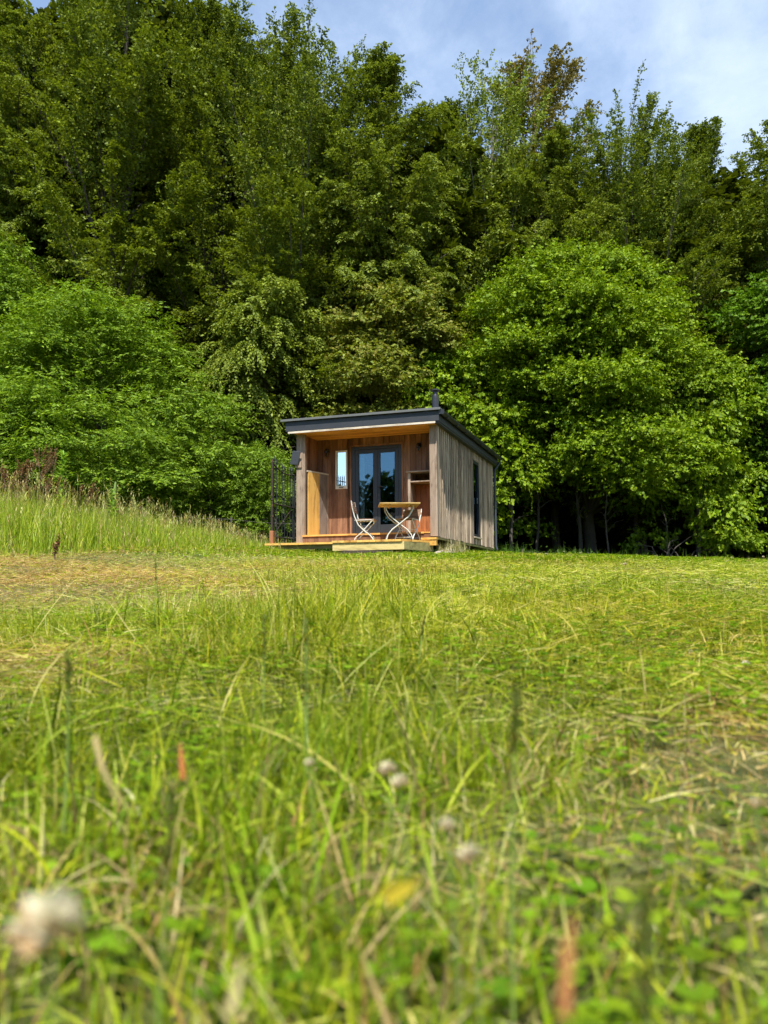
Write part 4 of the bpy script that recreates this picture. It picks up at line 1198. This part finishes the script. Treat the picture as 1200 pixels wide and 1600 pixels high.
# mullein
x, y, z = at_px(173, 15.5)
root = tag(empty('mullein', (x, y, z)), 'fuzzy light green mullein spike rising from the bank grass', 'weed')
b = MB(); b.tube([(0, 0, 0), (.01, 0, .5), (.03, 0, .85), (.06, 0, 1.22)], [.02, .03, .045, .018], 10); b.build('flower_spike', m_gstem, root)
s = Soup(); n = 260; t = rng.random(n); A = np.stack([.03*t, 0*t, .1+.95*t], 1)
V, F_ = blades(A, rng.random(n)*6.28, (.30-.18*t)*(.6+.5*rng.random(n)), (.09-.05*t), .5+.6*rng.random(n), rng.random(n)*.9, 3, [.4, 1, .8, .05])
s.add(V, F_, hsvj(np.array([(.25, .36, .08), (.30, .42, .12)]), n, .2), 3); link('leaves', s.build('leaves', m_grass), root)
dock_small = dock(86, 8.2, .24, 'small thin dark dock standing alone in the brown hay at the left', 12, branches=1)

# ------------------------------------------------------------------ clover flowers
def proj_pt(px, py, Y):
    a, b_ = px-600, py-800
    cr, sr = math.cos(ROLL), math.sin(ROLL); x = a*cr-b_*sr; yv = a*sr+b_*cr
    c, s_ = math.cos(PITCH), math.sin(PITCH); u = -yv/FPX
    r = np.array([x/FPX, c-u*s_, s_+u*c]); return r*Y/r[1]
def clover_flower(p, r, label, seed, group='white clover flowers in the grass'):
    rr = np.random.default_rng(seed); gz = float(ground_z(p[0], p[1]))
    root = tag(empty('clover_flower', (p[0], p[1], gz)), label, 'flower', group)
    h = p[2]-gz
    b = MB(); b.tube([(.01, .01, 0), (.004, .004, h*.6), (0, 0, h)], .0009 if r < .02 else .0012, 6); b.build('stem', m_gstem, root)
    n = 110 if r < .011 else 62
    d = nrm(rr.normal(0, 1, (n, 3))); d[:, 2] = np.abs(d[:, 2])*1.0-.35*(rr.random(n)); d = nrm(d)
    A = np.array([0, 0, h])+d*r*.25
    az = np.arctan2(d[:, 1], d[:, 0]); th = np.arccos(np.clip(d[:, 2], -1, 1))
    V, F_ = blades(A, az, r*(.7+.35*rr.random(n)), np.full(n, r*(.32 if r < .011 else .5)), th, -.25+.7*rr.random(n), 3, [.35, .9, 1, .35], rr.random(n)*1.5)
    low = ((d[:, 2] < .15) | (rr.random(n) < .2))[:, None]
    c = np.where(low, np.array([.48, .32, .17]), np.array([.76, .70, .50]))*(.85+.25*rr.random((n, 1)))
    s = Soup(); s.add(V, F_, c, 3); link('flower_head', s.build('flower_head', m_petal), root)
clover_flower(proj_pt(78, 1452, .285), .0112, 'large out-of-focus white and brown clover head at the lower left', 1)
FL = [(607, 1203, .72, .0072, 'white clover head, upper one of the close pair below the table'), (626, 1224, .68, .0066, 'white clover head, lower one of the close pair below the table'),
      (700, 1290, .56, .005, 'white clover head between the close pair and the blurred one by the yellow leaf'), (735, 1338, .50, .0065, 'blurred white clover head above the yellow leaf'),
      (484, 1193, .74, .0042, 'small white clover head left of the close pair'), (1080, 1020, 2.6, .008, 'white clover head highest among those on the right'),
      (1165, 1038, 2.2, .010, 'white clover head near the right edge'), (1182, 1256, .66, .0038, 'small white clover head at the right edge above the hay')]
for i, (px, py, Y, fr_, lab) in enumerate(FL):
    clover_flower(proj_pt(px, py, Y), fr_, lab, i+5)
# scattered specks of clover in the far field
FF = []
for i in range(46):
    x, y = sample_wedge(1, 5.5, 22, pad=0); x, y = float(x[0]), float(y[0])
    if x < -.5 or bool(under_cabin(np.array([x]), np.array([y]))[0]): continue
    FF.append((x, y))
for i, (x, y) in enumerate(FF):
    clover_flower(np.array([x, y, float(ground_z(x, y))+.09+.05*random.random()]), .014, 'tiny white clover head far out in the sunlit meadow', 100+i, 'distant clover heads in the meadow')

# ------------------------------------------------------------------ single dry leaves and stalks near the lens
def ribbon(name, pts, w, col, label, cat, grp=None):
    b = []; P = [np.array(p) for p in pts]; V = []; n = len(P)
    for i, p in enumerate(P):
        d = P[min(i+1, n-1)]-P[max(i-1, 0)]; sd = np.cross(d, (0, 1., .2)); sd = sd/np.linalg.norm(sd)
        k = w*.5*(1-(i/(n-1))**3*.85); V += [p-sd*k, p+np.array([0, w*.15, 0]), p+sd*k]
    F_ = []
    for i in range(n-1): F_ += [(3*i, 3*i+1, 3*i+4, 3*i+3), (3*i+1, 3*i+2, 3*i+5, 3*i+4)]
    o = link(name, np_mesh(name, np.array(V), np.array(F_), np.tile(np.array(col), (len(F_), 1))*(.85+.3*rng.random((len(F_), 1))), m_grass))
    tag(o, label, cat, grp)
q = proj_pt
ribbon('dry_leaf', [q(882, 1590, .30), q(884, 1540, .30), q(888, 1480, .305), q(897, 1425, .31)], .0045, (.50, .21, .09), 'rust-orange dry blade standing upright at the bottom right of centre', 'dry leaf')
ribbon('dry_leaf', [q(285, 1218, .75), q(284, 1190, .75), q(281, 1160, .76)], .0055, (.52, .18, .06), 'short orange-red dry blade in the grass left of centre', 'dry leaf')
ribbon('dry_leaf', [q(148, 1150, .62), q(160, 1200, .60), q(180, 1240, .58), q(205, 1268, .56)], .005, (.48, .36, .18), 'bent tan dry stalk slanting down at the left', 'dry leaf')
ribbon('dry_leaf', [q(600, 1405, .42), q(618, 1392, .42), q(640, 1385, .425), q(655, 1372, .43)], .011, (.66, .50, .05), 'yellow withered leaf in the clover near the bottom middle', 'dry leaf')
ribbon('dry_leaf', [q(356, 1590, .33), q(365, 1560, .33), q(378, 1500, .34)], .004, (.60, .50, .25), 'straw coloured broken stalk near the bottom left of centre', 'dry leaf')

# ------------------------------------------------------------------ single seeding grass stalks near the lens
def stalk(px, ptop, pbot, Y, label, seed, rad=.0011, head=.3, lean=0.0):
    top = proj_pt(px, ptop, Y); x, y = top[0], top[1]; gz = float(ground_z(x, y)); h = top[2]-gz
    if h < .03: return
    root = tag(empty('grass_stalk', (x-lean*h, y, gz)), label, 'grass stalk')
    b = MB(); P = [np.array([lean*h*t**1.5, .01*math.sin(t*3), h*t]) for t in np.linspace(0, 1, 7)]
    b.tube(P, [rad*(1.1-.4*i/6) for i in range(7)], 6); b.build('stem', m_gstem, root)
    rr = np.random.default_rng(seed); n = 70; t = 1-head*rr.random(n)
    A = np.stack([lean*h*t**1.5, .01*np.sin(t*3), h*t], 1)
    V, F_ = blades(A, rr.random(n)*6.28, .006+.009*rr.random(n), .0022+.002*rr.random(n), .25+.5*rr.random(n), rr.random(n)*.4, 2, [.5, 1, .1])
    s = Soup(); s.add(V, F_, hsvj(np.array([(.13, .17, .03), (.20, .23, .05), (.17, .13, .05)]), n, .25), 2)
    link('seed_head', s.build('seed_head', m_grass), root)
stalk(478, 965, 1200, 1.05, 'tall dark green seeding stalk, thickest one just left of the picture centre', 1, .0020, .45)
stalk(412, 962, 1150, 1.5, 'slim seeding stalk left of the thickest central one', 2, .0012, .4)
stalk(808, 1080, 1350, .62, 'dark seeding stalk right of the picture centre, before the brown hay', 3, .0012, .2, .03)
stalk(243, 868, 1000, 3.2, 'lone seeding stalk standing over the brown hay on the left', 4, .002, .35)
stalk(1012, 1395, 1600, .34, 'blurred dark stalk near the bottom right', 5, .0010, .25)
stalk(664, 965, 1080, 2.0, 'pale leaning seeding stalk below the deck', 6, .0016, .3, .12)
stalk(742, 985, 1060, 2.6, 'small dark seeding stalk in the right half of the meadow', 7, .002, .4)
stalk(105, 1020, 1200, .95, 'green seeding stalk at the left below the small dark dock', 8, .0014, .35)
stalk(268, 1235, 1400, .52, 'seeding stalk in the left foreground above the large clover head', 9, .001, .3, .05)
